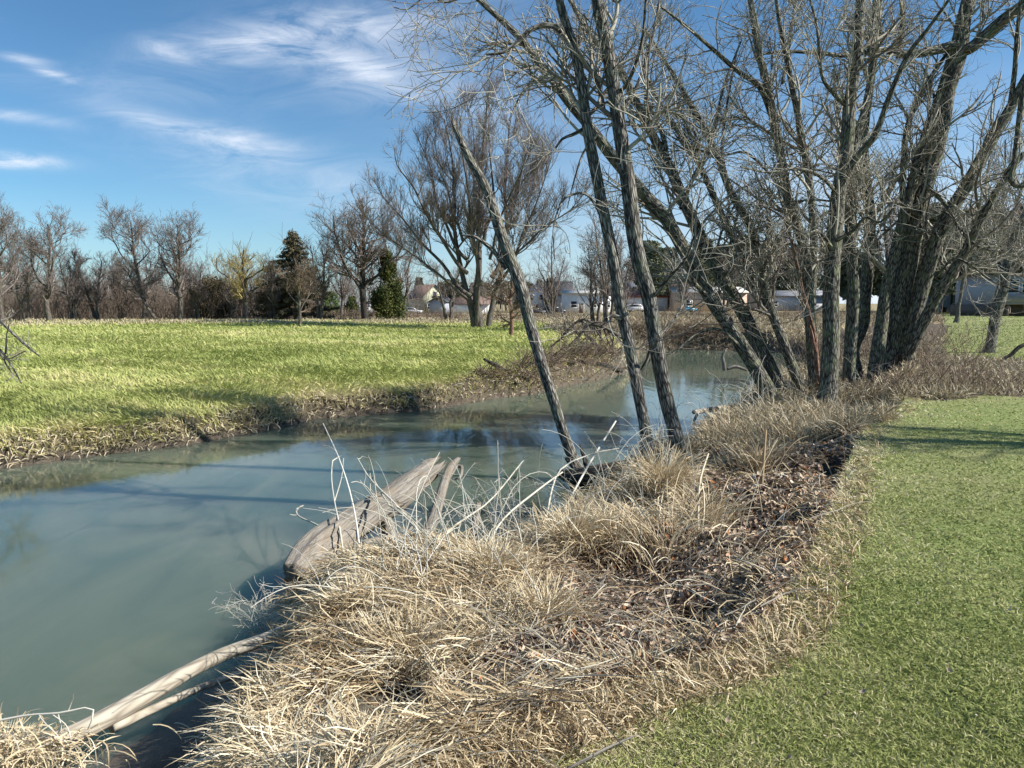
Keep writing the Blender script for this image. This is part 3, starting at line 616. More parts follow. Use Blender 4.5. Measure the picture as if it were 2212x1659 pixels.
tree('leaning_tree', 'pair of long dark trunks from one base, slanting out over the river to the left', 'tree', near_grp,
     [S([(1668,868,54),(1610,760,44),(1540,650,42),(1490,560,41),(1440,477,38),(1384,410,36),(1329,344,34),(1267,266,30),(1224,215,28),(1161,129,24),(1111,70,20),(1044,8,15),(990,-40,10)], Y4, -1.5),
      S([(1690,856,46),(1645,750,42),(1585,640,40),(1525,540,38),(1480,440,34),(1440,352,30),(1384,242,25),(1330,137,21),(1286,94,18),(1232,0,14),(1200,-60,10)], Y4+.3, 1.0)],
     [S([(1530,640,16),(1500,610,14),(1480,560,10),(1440,500,7),(1400,470,5)], Y4-.6, -1), S([(1440,352,18),(1430,290,16),(1400,220,13),(1395,130,10),(1425,30,8)], Y4+.7, .6),
      S([(1120,80,12),(1060,20,8),(1010,-20,6)], Y4-1.3, .6), S([(1190,165,12),(1150,175,9),(1120,215,7),(1100,260,5)], Y4-1.2, -.6),
      S([(1470,450,14),(1500,380,12),(1540,300,10),(1560,200,8),(1600,90,6)], Y4, .8), S([(1620,770,12),(1560,715,8),(1520,715,7),(1480,740,5),(1455,770,3)], Y4-.3, -1),
      S([(1290,290,10),(1260,330,7),(1240,390,5),(1225,450,3)], Y4-1, -.6), S([(1010,-10,8),(960,5,6),(925,-10,5),(880,20,4),(850,15,3)], Y4-1.5, -.5)],
     crown=(60, 290, 1200, 1500), ln=((.8, 2.6), (.5, 1.5), (.25, .8), (.12, .4)), t0=.22, seed=23, mat='bark2', curl=.17)
cl_grp = 'tall trees clustered where the lawn meets the bank'
h5 = hit(1790, 884); Y5 = h5[1]
tree('tall_tree', 'straight tall trunk left of the thickest dark one, sunlit down its right side', 'tree', cl_grp,
     [S([(1784,892,72),(1790,850,58),(1795,760,52),(1795,645,50),(1803,527,48),(1812,410,44),(1828,332,40),(1834,234,37),(1846,137,33),(1854,59,29),(1860,0,27),(1866,-90,22)], Y5, .6)],
     [S([(1815,400,22),(1850,340,20),(1890,290,20),(1920,210,16),(1960,120,14),(2006,60,11),(2049,0,9)], Y5+.2, -1.2), S([(1834,234,16),(1800,200,13),(1775,160,10),(1765,60,8),(1745,-20,6)], Y5+.4, -.8),
      S([(1800,540,14),(1770,500,10),(1740,505,8),(1700,480,6)], Y5+.2, -1.2), S([(1812,420,14),(1770,380,11),(1720,365,9),(1660,372,7),(1600,360,5)], Y5+.2, -1.4),
      S([(1805,520,12),(1840,500,10),(1870,470,9),(1900,480,7),(1930,450,5)], Y5-.1, -1)],
     crown=(52, 240, 950, 1100), ln=((.6, 2.2), (.4, 1.3), (.2, .7), (.1, .35)), t0=.3, seed=31, mat='bark2', curl=.17)
h6 = hit(1915, 824); Y6 = h6[1]
tree('tall_tree', 'thickest dark trunk of the cluster with two stems fanning out to its right', 'tree', cl_grp,
     [S([(1912,834,88),(1920,780,74),(1932,700,68),(1944,645,66),(1967,527,58),(1995,410,52),(2026,293,49),(2049,195,46),(2070,117,44),(2085,39,40),(2104,-60,34)], Y6, .3),
      S([(1950,770,50),(1959,740,46),(1984,649,44),(2011,557,42),(2041,481,40),(2087,406,38),(2117,350,36),(2145,300,33),(2182,234,28),(2215,170,24),(2270,80,18)], Y6-.1, -.6),
      S([(1952,772,34),(1970,745,32),(1996,694,34),(2026,633,33),(2072,567,30),(2102,512,26),(2123,466,22),(2160,400,18),(2212,330,14)], Y6-.3, -1.2)],
     [S([(2065,98,30),(2015,110,26),(1967,117,22),(1910,108,17),(1870,113,15),(1820,120,13),(1772,115,12),(1694,111,9),(1640,118,6)], Y6+.2, -1.5),
      S([(2080,110,34),(2104,98,34),(2163,47,33),(2212,8,30),(2270,-50,24)], Y6+.2, -.6), S([(1940,125,16),(1945,80,16),(1951,39,16),(1944,-30,12)], Y6+.1, 0),
      S([(2182,230,16),(2192,150,14),(2196,80,12),(2205,0,10)], Y6-.5, -.3), S([(2000,400,16),(2040,440,13),(2070,490,11),(2110,530,9),(2160,545,8),(2230,560,6)], Y6-.2, -1.6),
      S([(1985,470,14),(1950,440,11),(1900,440,9),(1850,460,7)], Y6-.1, -1.6), S([(2230,160,26),(2215,170,20),(2188,360,12),(2182,385,14),(2198,402,14),(2230,395,14)], Y6-2.5, 0),
      S([(2020,600,9),(2060,560,8),(2100,575,7),(2150,610,5),(2230,640,4)], Y6-1, -1.4)],
     crown=(70, 300, 1100, 1300), ln=((.6, 2.4), (.4, 1.4), (.2, .7), (.1, .35)), t0=.3, seed=32, mat='bark2', curl=.18, k=26)
h7 = hit(1850, 838)
tree('tall_tree', 'crooked black trunk with a bulge halfway, between the straight one and the thickest one', 'tree', cl_grp,
     [S([(1852,842,50),(1850,800,40),(1844,755,38),(1862,700,42),(1868,650,36),(1874,573,34),(1880,481,30),(1872,390,26),(1866,300,23),(1878,200,20),(1895,80,16),(1905,-40,12)], h7[1], 1.)],
     [S([(1880,481,14),(1905,440,12),(1925,400,10),(1960,360,8)], h7[1]+.4, .5), S([(1872,390,12),(1840,330,10),(1812,250,9),(1800,150,7)], h7[1]+.5, 1.0)],
     crown=(28, 130, 550, 650), t0=.3, seed=33, mat='bark2', curl=.17)
Y8 = 16.6
def gb(x, Y, z=None):
    p = np.array([(x-1106)/FV*Y/(math.cos(PITCH)), Y, 0]); p[2] = Hq(p[:1], p[1:2])[0]-.05; return p
def rooted(pts, Y0, dY=0.):
    P, r = S(pts, Y0, dY); zz = Hq(P[:1, 0], P[:1, 1])[0]-.08
    if P[0, 2] > zz+.02:
        d = P[0]-P[1]; d = d/abs(d[2]); q = P[0]+d*min(1.5, P[0, 2]-zz); q[2] = zz; P = np.vstack([[q], P]); r = np.concatenate([[r[0]*1.1], r])
    return P, r
tree('tall_tree', 'dark straight trunk standing just behind the thickest one, partly hidden', 'tree', cl_grp,
     [rooted([(1898,745,42),(1905,690,38),(1911,633,36),(1935,542,34),(1950,480,32),(1975,380,28),(2000,290,25),(2030,200,21),(2050,129,18),(2080,20,14)], 17.2, .5)], [S([(1950,480,16),(1956,293,18),(1999,187,14),(2049,110,10)], 17.4, .5)],
     crown=(26, 120, 500, 600), t0=.3, seed=34, mat='bark2')
tree('tall_tree', 'thinner dark trunk immediately right of the straight sunlit one', 'tree', cl_grp,
     [rooted([(1838,760,38),(1844,633,34),(1838,542,32),(1836,440,28),(1842,330,24),(1870,230,20),(1885,120,16),(1890,0,12)], 16.4, .5)], [],
     crown=(22, 100, 420, 500), t0=.3, seed=35, mat='bark2')
h9 = hit(1762, 868)
tree('tall_tree', 'forked tree left of the straight sunlit trunk, its stems rising steeply to the left', 'tree', cl_grp,
     [S([(1765,874,40),(1755,760,34),(1745,645,33),(1737,547,31),(1718,480,29),(1702,430,28),(1682,312,25),(1659,195,22),(1635,98,18),(1620,0,15),(1605,-80,11)], h9[1]+.6, .8),
      S([(1750,660,26),(1758,560,24),(1752,430,23),(1741,352,21),(1721,234,19),(1702,137,16),(1682,39,12),(1670,-50,9)], h9[1]+.9, 0)],
     [S([(1674,273,20),(1643,191,17),(1596,156,15),(1538,105,12),(1471,47,9),(1420,10,6)], h9[1]+1.1, -1.3), S([(1690,180,10),(1702,120,9),(1712,50,8),(1720,-20,6)], h9[1]+1, .5),
      S([(1700,420,12),(1660,372,9),(1610,330,8),(1560,335,6),(1500,320,4)], h9[1]+.8, -1)],
     crown=(56, 240, 1000, 1200), ln=((.7, 2.3), (.4, 1.3), (.2, .7), (.1, .35)), t0=.25, seed=36, mat='bark2', curl=.16)
h10 = hit(1738, 866)
tree('leaning_tree', 'leaning tree with two slim stems between the slanting pair and the tall cluster', 'tree', near_grp,
     [S([(1742,870,34),(1700,760,30),(1659,645,27),(1627,508,26),(1577,410,22),(1538,312,19),(1479,203,15),(1440,137,12),(1390,60,8)], h10[1]+.5, .6),
      S([(1700,765,24),(1640,620,22),(1600,540,21),(1569,488,20),(1518,371,18),(1491,320,16),(1440,250,13),(1400,170,9)], h10[1]+.7, 1.5)],
     [S([(1577,410,12),(1560,330,10),(1570,230,8),(1590,120,6)], h10[1]+.7, .6)],
     crown=(46, 200, 850, 1000), ln=((.6, 2.0), (.4, 1.2), (.2, .7), (.1, .35)), t0=.2, seed=37, mat='bark2', curl=.16)
h11 = hit(1772, 862)
tree('sapling', 'thin reddish sapling stem hugging the left side of the straight sunlit trunk', 'sapling', cl_grp,
     [S([(1772,866,18),(1766,800,15),(1759,725,14),(1745,670,13),(1731,618,11),(1719,557,10),(1707,512,8),(1690,470,6),(1640,440,4)], h11[1]-.2, -.3)],
     [S([(1762,760,10),(1748,700,9),(1736,650,7),(1728,600,5)], h11[1]-.3, 0)], crown=(12, 60, 200, 300), t0=.3, seed=38, mat='redbark', k=12)
# yard trees on the right
def ybase(px, py): q = hit(px, py); return q
q = ybase(2136, 762)
tree('yard_tree', 'leaning brown trunk with peeling bark in the tan weeds by the deck', 'tree', 'trees in the back yards',
     [S([(2133,766,34),(2142,730,30),(2150,690,32),(2162,640,36),(2172,590,30),(2185,530,22),(2205,480,17),(2240,420,12)], q[1], 0)],
     [S([(2168,600,20),(2155,570,14),(2140,540,10),(2110,510,7)], q[1], .8), S([(2180,560,14),(2205,540,10),(2250,530,6)], q[1], -.5)], crown=(22, 140, 700, 900), ln=((1.2, 3.5), (.6, 2), (.4, 1.2), (.2, .6)), t0=.35, seed=41, mat='bark', rmin=.008, k=14)
q = ybase(2070, 697)
tree('yard_tree', 'thin upright tree on the green yard in front of the blue-grey shed', 'tree', 'trees in the back yards',
     [S([(2066,698,16),(2072,660,10),(2080,610,11),(2086,560,10),(2090,500,7),(2096,440,4)], q[1], 0)], [], crown=(30, 160, 600, 500), ln=((1.5, 4.5), (.8, 2), (.5, 1.2), (.3, .6)), t0=.35, seed=42, mat='bark', rmin=.012, k=10, ang=(60, 95), trop=-.01)

# a tree just outside the left edge reaches in with one drooping branch
b = np.array([-12.9, 15.6, 0.]); b[2] = Hq(b[:1], b[1:2])[0]-.1
P = np.array([b, b+[.1, 0, 1.6], b+[-.1, .1, 3.4], b+[.3, .2, 5.6]]); r = np.array([.15, .12, .09, .05])
lim = [S([(-190,560,16),(-120,600,14),(-40,665,12),(0,694,10),(30,722,8),(58,747,8),(84,768,4)], 15.4, -.6), S([(-100,620,12),(-50,690,10),(-15,740,9),(8,765,7),(28,795,5),(46,828,4)], 15.3, -.5),
       S([(12,765,6),(14,730,5),(20,700,3)], 15, 0), S([(-60,690,8),(-20,730,6),(10,775,5),(55,758,3)], 15.3, -.3), S([(-40,780,8),(-5,760,6),(15,790,5),(30,810,3)], 15.1, 0)]
tree('overhanging_tree', 'tree beyond the left edge whose dead twisted branch hangs into view', 'tree', None, [(P, r)], lim, crown=(14, 60, 120, 100), ln=((.15, .5), (.1, .35), (.08, .2), (.05, .15)), t0=.5, seed=44, mat='bark', k=12)

# ------------------------------------------------------------------ background trees
def bgtree(px, pb, pt, half, label, Y=None, nst=1, lean=0., fork=.35, mat='barkfar', twig='twigfar', counts=(26, 200, 1100), seed=1, name='bare_tree', group='bare trees along the far edge of the meadow', ang=(20, 55), w=None, up=.12, dens=1., minr=.012, curl=.21):
    g = np.random.default_rng(seed+500); b = hit(px, pb) if Y is None else np.array([(px-1106)/FV*Y, Y, 0.])
    if Y is not None: b[2] = Hq(b[:1], b[1:2])[0]
    b[2] -= .05
    Y = b[1]; s = Y/FV; top = D(px, pt, Y)[2]; H = top-b[2]; W = half*s; r0 = (w*s*.5) if w else H*.018+.03
    root = empty(name, b, label, 'tree', group); stems = []
    def path(a0, a1, out, n=6, z0=0, z1=1, fy=0):
        t = np.linspace(0, 1, n)[:, None]; a0 = np.array(a0); a1 = np.array(a1)
        P = a0+(a1-a0)*t; P[:, 0] += out*W*.25*np.sin(t[:, 0]*math.pi); P[1:-1] += g.normal(0, H*.012, (n-2, 3))*[1, 1, .3]; return P
    if nst == 1:
        tp = b+[lean*W, g.normal(0, .2)*W, H*.93]; P = path(b, tp, 0); stems.append((P, np.linspace(r0, r0*.18, 6)))
        nl = 5
        for i in range(nl):
            f = fork+i*.11; c = b+(tp-b)*f; a_ = i*2.4+seed; e = c+np.array([math.cos(a_)*W*g.uniform(.55, .95), math.sin(a_)*W*.8, H*(1-f)*g.uniform(.45, .9)])
            stems.append((path(c, e, math.cos(a_)), np.linspace(r0*.5*(1-f)+.02, r0*.12, 6)))
    else:
        for i in range(nst):
            u = (i+.5)/nst*2-1 if nst > 1 else 0; a0 = b+[u*r0*1.6, g.normal(0, r0), 0]
            e = b+[(lean+u*g.uniform(.75, 1.))*W, g.normal(0, .5)*W, H*g.uniform(.78, 1)*(1-.25*abs(u)**2)]
            stems.append((path(a0, e, -u*.3), np.linspace(r0/math.sqrt(nst)*1.4, r0*.15, 6)))
    a = Acc(); par = []
    for P, r in stems:
        P2, r2 = res(P, r, 16); par.append((P2, r2))
    PP = np.stack([q[0] for q in par]); RR = np.stack([q[1] for q in par])
    tubes(a, PP, RR, 7); a.build('trunk', M[mat], root, base=b)
    c = [int(q*dens) for q in counts]; a = Acc()
    P1, R1 = grow(PP, RR, int(c[0]*1.3), .2, 1., (H*.16, H*.34), ang, 8, curl, up, .5, minr*1.6, .35, g=g); tubes(a, P1, R1, 4)
    P2, R2 = grow(P1, R1, c[1], .1, 1., (H*.07, H*.17), (20, 60), 6, curl, up*.8, .6, minr*1.1, .5, g=g); tubes(a, P2, R2, 3)
    P3, R3 = grow(P2, R2, c[2], .1, 1., (H*.03, H*.08), (20, 60), 4, curl, up*.6, .7, minr*.9, .6, g=g); tubes(a, P3, R3, 3)
    a.build('crown', M[twig], root, base=b); return root
for i, t in enumerate([
    (4, 702, 448, 62, 'bare tree with a pale trunk at the very left edge of the photo', 0, 1, .1, 'barkfar', 12),
    (58, 692, 505, 46, 'small bare tree right of the pale-trunked one at the left edge', 0, 2, 0, 'barkfar', 8),
    (108, 697, 468, 62, 'pale-trunked tree with a high forked top above its neighbours, left part of the meadow edge', 0, 1, .12, 'barkfar', 12),
    (158, 692, 545, 46, 'low spreading bare tree just right of the high forked one', 0, 3, 0, 'barkfar', 8),
    (208, 692, 545, 52, 'bare tree with a long dark limb slanting down to the right', 0, 2, -.4, 'barkfar', 8),
    (262, 690, 535, 48, 'bushy bare tree left of the two tall thin-topped trees', 0, 3, .1, 'barkfar', 9),
    (312, 692, 462, 56, 'left one of the two tall thin-topped bare trees over the meadow edge', 0, 1, -.3, 'barkfar', 11),
    (340, 694, 560, 70, 'bare tree leaning far left beneath the two tall thin-topped ones', 0, 1, -1.2, 'barkfar', 8),
    (388, 693, 470, 55, 'right one of the two tall thin-topped bare trees over the meadow edge', 0, 1, .1, 'barkfar', 12),
    (424, 692, 545, 36, 'small grey bare tree beside the olive-brown evergreen', 0, 2, .1, 'barkfar', 7)]):
    bgtree(t[0], t[1], t[2], t[3], t[4], nst=t[6], lean=t[7], seed=i+1, counts=(44, 380, 2400), w=t[9])
bgtree(532, 692, 528, 84, 'yellowish willow-like tree between the olive evergreen and the tall spruce', nst=1, fork=.25, ang=(25,60), seed=30, twig='willow', counts=(60, 420, 2200), w=13)
bgtree(500, 692, 590, 34, 'thin pale tree in front of the yellowish willow-like tree', nst=1, seed=29, counts=(20, 120, 600), w=6)
bgtree(592, 692, 545, 30, 'dark slim bare tree just left of the tall spruce', nst=2, seed=31, counts=(30, 200, 900), w=8)
bgtree(648, 706, 565, 38, 'rust-brown twiggy tree growing in front of the tall spruce', nst=1, seed=32, twig='twigred', counts=(40, 340, 2200), w=8, fork=.25, ang=(30, 70))
bgtree(692, 692, 480, 40, 'slender bare tree between the tall spruce and the big dark-trunked tree', nst=2, seed=33, counts=(30, 220, 1200), w=9)
bgtree(738, 690, 540, 36, 'thin dark bare tree left of the big dark-trunked tree', nst=1, seed=34, counts=(28, 180, 900), w=6)
bgtree(790, 692, 424, 92, 'big dark-trunked bare tree with a rounded crown beside the dark green conifer', nst=1, seed=35, counts=(90, 700, 4200), w=17, mat='darkwood', up=.08, fork=.22, ang=(25, 60))
bgtree(862, 690, 480, 60, 'bare tree behind the dark green conifer, left of the cream gable', Y=88, nst=3, seed=36, counts=(40, 300, 1800), w=10)
bgtree(966, 694, 560, 44, 'slim two-stemmed young tree before the white garage', nst=2, seed=37, counts=(26, 180, 900), w=8, group=None)
bgtree(1103, 729, 575, 58, 'small spreading tree with a straight short trunk at the meadow corner', nst=1, seed=38, counts=(40, 260, 1300), w=11, ang=(40, 85), up=.02, twig='twigred', fork=.4, group=None, mat='redbark')
# the great fan-shaped tree
def bigfan():
    h = hit(1040, 708); b = h.copy(); Y = h[1]; g = np.random.default_rng(77)
    root = empty('bare_tree', b, 'largest many-stemmed bare tree fanning out high behind the broken snag', 'tree', None); st = []
    for (x0, y0, ex, ey, w_) in [(1026, 706, 962, 262, 20), (1040, 706, 1042, 205, 24), (1054, 706, 1112, 262, 18), (1030, 706, 1000, 235, 14), (1024, 655, 800, 468, 11), (1018, 640, 812, 385, 13), (1010, 590, 845, 318, 12),
                             (1008, 560, 892, 282, 11), (1000, 520, 925, 268, 9), (1036, 560, 1012, 222, 11), (1046, 520, 1078, 225, 11), (1062, 600, 1150, 285, 13), (1062, 640, 1195, 345, 11), (1066, 620, 1228, 420, 10), (1058, 560, 1140, 300, 9), (1070, 520, 1180, 330, 8)]:
        e = Y+g.uniform(-5, 5); P = []; r = []; wx = g.normal(0, 9)
        for k, f in enumerate([0, .1, .25, .45, .65, .85, 1.]):
            x = x0+(ex-x0)*(f**.85)+(wx*math.sin(f*5)+g.normal(0, 4))*(f > .05); y = y0+(ey-y0)*f+g.normal(0, 4)*(f > .05)
            P.append(D(x, y, Y+(e-Y)*f)); r.append(.5*Y/FV*w_*(.80-.68*f**.7))
        st.append(res(np.array(P), np.array(r), 18))
    PP = np.stack([q[0] for q in st]); RR = np.stack([q[1] for q in st]); PP[:4, 0, 2] -= .3
    a = Acc(); tubes(a, PP, RR, 9); a.build('trunk', M['barkfar'], root, base=b)
    a = Acc(); P1, R1 = grow(PP, RR, 230, .25, 1., (2.0, 4.6), (18, 50), 9, .13, .11, .5, .03, .35, g=g); tubes(a, P1, R1, 4)
    P2, R2 = grow(P1, R1, 2000, .1, 1., (1.0, 2.4), (18, 50), 7, .13, .12, .6, .014, .5, g=g); tubes(a, P2, R2, 3)
    P3, R3 = grow(P2, R2, 16000, .1, 1., (.4, 1.1), (18, 50), 4, .13, .1, .7, .0105, .6, g=g); tubes(a, P3, R3, 3)
    a.build('crown', M['twigfar'], root, base=b)
bigfan()
for i, (x, pb, pt, hf, lb) in enumerate([(1285, 704, 470, 34, 'slim bare tree on the far bank, left of the middle grey trunk'), (1312, 706, 430, 38, 'slim bare tree seen just left of the thick grey trunk, over the white building'),
        (1338, 700, 520, 26, 'thin bare tree between the two slim grey trunks in front of the red-brick building')]):
    bgtree(x, pb, pt, hf, lb, nst=3, seed=60+i, counts=(34, 240, 1300), w=9, group='slim trees on the far bank')
for i, (x, Y, pt, hf, lb) in enumerate([(1190, 120, 500, 50, 'rounded bare tree behind the white gabled house'), (1475, 100, 520, 44, 'bare tree in front of the pale building, right of the grey trunks'), (1560, 95, 480, 50, 'bare tree seen between the slanting pair of trunks'),
        (1650, 90, 420, 60, 'bare tree behind the slanting stems left of the tall cluster'), (1740, 80, 430, 60, 'bare tree seen left of the straight sunlit trunk'), (1920, 120, 330, 80, 'hazy grey tree filling the gap inside the tall cluster'),
        (2150, 110, 215, 120, 'huge grey tree towering behind the deck house at the right edge'), (2260, 120, 230, 110, 'grey tree beyond the right edge, only its left twigs in view')]):
    bgtree(x, 690, pt, hf, lb, Y=Y, nst=3, seed=70+i, counts=(32, 230, 1300), group='bare trees around the houses')

# conifers
def spruce(px, Y, pt, half, label, mat='spruce', seed=1, dens=1., top=None, name='spruce_tree'):
    g = np.random.default_rng(seed+900); b = np.array([(px-1106)/FV*Y, Y, 0.]); b[2] = Hq(b[:1], b[1:2])[0]-.05
    s = Y/FV; H = D(px, pt, Y)[2]-b[2]; W = half*s
    root = empty(name, b, label, 'tree', 'evergreens among the bare trees')
    a = Acc(); tubes(a, np.array([[b+[0, 0, H*t] for t in np.linspace(0, 1, 8)]]), np.array([np.linspace(H*.018, .03, 8)]), 8); a.build('trunk', M['barkfar'], root, base=b)
    n = int(150*dens); zf = np.linspace(.06, .97, n)**.9; az = g.uniform(0, 6.28, n); L = W*1.5*(1-zf)**.8*g.uniform(.65, 1.12, n)+.2
    t = np.linspace(0, 1, 7); P = np.empty((n, 7, 3))
    P[..., 0] = b[0]+np.cos(az)[:, None]*L[:, None]*t; P[..., 1] = b[1]+np.sin(az)[:, None]*L[:, None]*t
    P[..., 2] = b[2]+H*zf[:, None]+L[:, None]*(.10*t-.38*t*t+.22*t**4)
    a = Acc(); tubes(a, P, np.maximum(.02, H*.002)*np.linspace(1, .4, 7)[None].repeat(n, 0), 3); 
    m_ = int(16000*dens); i = g.choice(n, m_, p=L**1.3/(L**1.3).sum()); q = g.uniform(.15, 1, m_)*6; k = np.minimum(q.astype(int), 5); f = (q-k)[:, None]
    c = P[i, k]*(1-f)+P[i, k+1]*f+g.normal(0, 1, (m_, 3))*np.array([.06, .06, .05])*W*.5+[0, 0, -.05*W]
    flakes(a, c, g.uniform(.14, .34, m_)*W*.35+.07, aspect=.35, g=g); a.build('crown', M[mat], root, base=b)
def clump(name, label, px, Y, pt, half, mat, seed=1, n=9000, shape='cone', group='evergreens among the bare trees', cat='tree', size=.2, trunk=True):
    g = np.random.default_rng(seed+1300); b = np.array([(px-1106)/FV*Y, Y, 0.]); b[2] = Hq(b[:1], b[1:2])[0]-.05
    s = Y/FV; H = D(px, pt, Y)[2]-b[2]; W = half*s; root = empty(name, b, label, cat, group)
    a = Acc(); st = np.stack([res(np.array([b, b+[g.normal(0, .1)*W, g.normal(0, .1)*W, H*.5], b+[g.normal(0, .2)*W, g.normal(0, .2)*W, H*.9]]), np.array([H*.02+.02, H*.012, .02]), 8)[0] for _ in range(3)])
    tubes(a, st, np.linspace(H*.02+.02, .02, 8)[None].repeat(3, 0), 6); a.build('trunk' if cat == 'tree' else 'stem', M['barkfar'], root, base=b)
    nc = 60; z = g.uniform(.08, .97, nc); az = g.uniform(0, 6.28, nc)
    rad = W*((1-z)**.55 if shape == 'cone' else np.sqrt(np.clip(1-(2*z-.9)**2/1.25, .05, 1))); rc = rad*np.sqrt(g.uniform(.1, 1, nc))*.85
    C = b+np.stack([rc*np.cos(az), rc*np.sin(az), z*H], -1); i = g.integers(0, nc, n)
    c = C[i]+g.normal(0, 1, (n, 3))*np.array([.15, .15, .2])*W*(1-.5*z[i])[:, None]; c[:, 2] = np.maximum(c[:, 2], b[2]+.1)
    flakes(a := Acc(), c, g.uniform(.5, 1.4, n)*size, tint=np.clip(g.normal(.4, .2, n)+(g.random(nc)[i]-.5)*.7, 0, 1), aspect=.5, g=g)
    a.build('crown' if cat == 'tree' else 'leaves', M[mat], root, base=b)
spruce(640, 79, 492, 66, 'tall pointed spruce with drooping branches, half hidden by the rust-brown tree', seed=1, dens=1.3)
spruce(586, 92, 566, 26, 'small dark spruce left of the tall pointed spruce', seed=2, dens=.7)
clump('evergreen_tree', 'broad olive-brown evergreen at the meadow edge right of the bare trees', 465, 80, 602, 46, 'olive', 3, 14000, 'round', size=.20)
clump('evergreen_tree', 'low olive-brown evergreen partly behind the broad one', 432, 84, 622, 30, 'olive', 4, 7000, 'round', size=.2)
clump('cedar_tree', 'dense dark green conifer with a rusty right side, left of the cream gable', 836, 77, 542, 46, 'cedar', 5, 26000, 'cone', size=.22)
clump('shrub', 'bright green shrub in front of the grey house', 716, 110, 630, 22, 'brgreen', 6, 3500, 'round', 'shrubs by the houses', 'shrub', .22)
clump('shrub', 'yellow-green shrub beside the small dark spruce', 584, 88, 625, 18, 'cedar', 7, 3500, 'round', 'shrubs by the houses', 'shrub', .2)
clump('shrub', 'dull green shrub beside the grey house, under the big dark-trunked tree', 762, 120, 640, 18, 'cedar', 8, 3000, 'round', 'shrubs by the houses', 'shrub', .25)

# far woods and brush, each one mass
g = np.random.default_rng(5)
a = Acc()
for k in range(150):
    px = g.uniform(1350, 2750) if k > 30 else g.uniform(880, 1200); Y = g.uniform(175, 260) if px < 1800 else g.uniform(125, 190)
    top = (g.normal(538, 12) if px < 1800 else g.normal(470, 16)) if px > 1210 else g.normal(612, 7)
    if 1780 < px < 1960: top = g.normal(520, 15)
    b = np.array([(px-1106)/FV*Y, Y, -.3]); H = D(px, top, Y)[2]-b[2]; W = H*g.uniform(.22, .34); n = 1500
    z = g.uniform(.25, 1, n); az = g.uniform(0, 6.28, n); nc = np.floor(z*9)/9; rr = W*(1.08-nc)**.6*(.6+.5*vnoise(az*1.3+k*7, nc*9, k))*np.sqrt(g.uniform(.2, 1, n))
    flakes(a, b+np.stack([rr*np.cos(az), rr*np.sin(az), z*H], -1), g.uniform(.6, 1.7, n), tint=np.clip(g.normal(.45, .22, n)+g.normal(0, .12), 0, 1), aspect=.5, g=g)
    tubes(a, np.array([[b, b+[0, 0, H*.9]]]), np.array([[.25, .1]]), 5)
stuff(a, 'pine_wood', 'pine', 'dark band of far pines rising behind the houses', 'woods')
def brushmass(a, n, x0, x1, y0, y1, h0, h1, nb=5, lean=.35, rad=.014):
    x = g.uniform(x0, x1, n); y = g.uniform(y0, y1, n); k = ~inside(x, y, YARD); x, y = x[k], y[k]; n = len(x); z = Hq(x, y); h = g.uniform(h0, h1, n)*(.55+.9*vnoise(x*.25, y*.25, 7))
    m_ = n; P = np.empty((m_, 5, 3)); P[:, 0] = np.stack([x, y, z], -1); d = nrm(np.stack([g.normal(0, lean, m_), g.normal(0, lean, m_), np.ones(m_)], -1))
    for j in range(1, 5): d = nrm(d+g.normal(0, .13, (m_, 3))); P[:, j] = P[:, j-1]+d*(h/4)[:, None]
    Rr = np.maximum(rad*np.linspace(1.3, .5, 5)[None]*g.uniform(.6, 1.3, (m_, 1)), .006); tubes(a, P, Rr, 3)
    P2, R2 = grow(P, Rr, n*nb, .25, 1, (h0*.3, h1*.45), (20, 60), 4, .18, .05, .7, rad*.6, .6, g=g); tubes(a, P2, R2, 3)
a = Acc(); brushmass(a, 3200, -62, -25, 76, 98, 2.0, 4.6, 5, .3, .018); brushmass(a, 900, -130, -62, 70, 100, 2.0, 4.6, 5, .3, .02); brushmass(a, 1100, -26, -6, 77, 90, .4, 1.2, 5, .4, .016)
stuff(a, 'underbrush', 'brush', 'dense brown underbrush below the bare trees at the meadow edge', 'brush')
a = Acc(); brushmass(a, 1500, -180, -20, 130, 200, 6, 12, 6, .2, .05); brushmass(a, 500, -20, 60, 170, 240, 7, 12, 6, .2, .05)
stuff(a, 'distant_wood', 'twigfar', 'faint grey line of distant bare woods on the horizon', 'woods')
a = Acc(); brushmass(a, 500, -12, 8, 76, 100, .3, .9, 5, .5, .016); brushmass(a, 500, 14, 40, 62, 100, .5, 1.6, 5, .5, .014); brushmass(a, 450, 10.2, 12.6, 19, 30, .5, 1.5, 5, .45, .006)
brushmass(a, 350, 6.5, 10, 13.5, 18, .25, .6, 4, .45, .0035)
stuff(a, 'scrub', 'twigred', 'low rusty-brown scrub along the river bend and behind the tree cluster', 'brush')
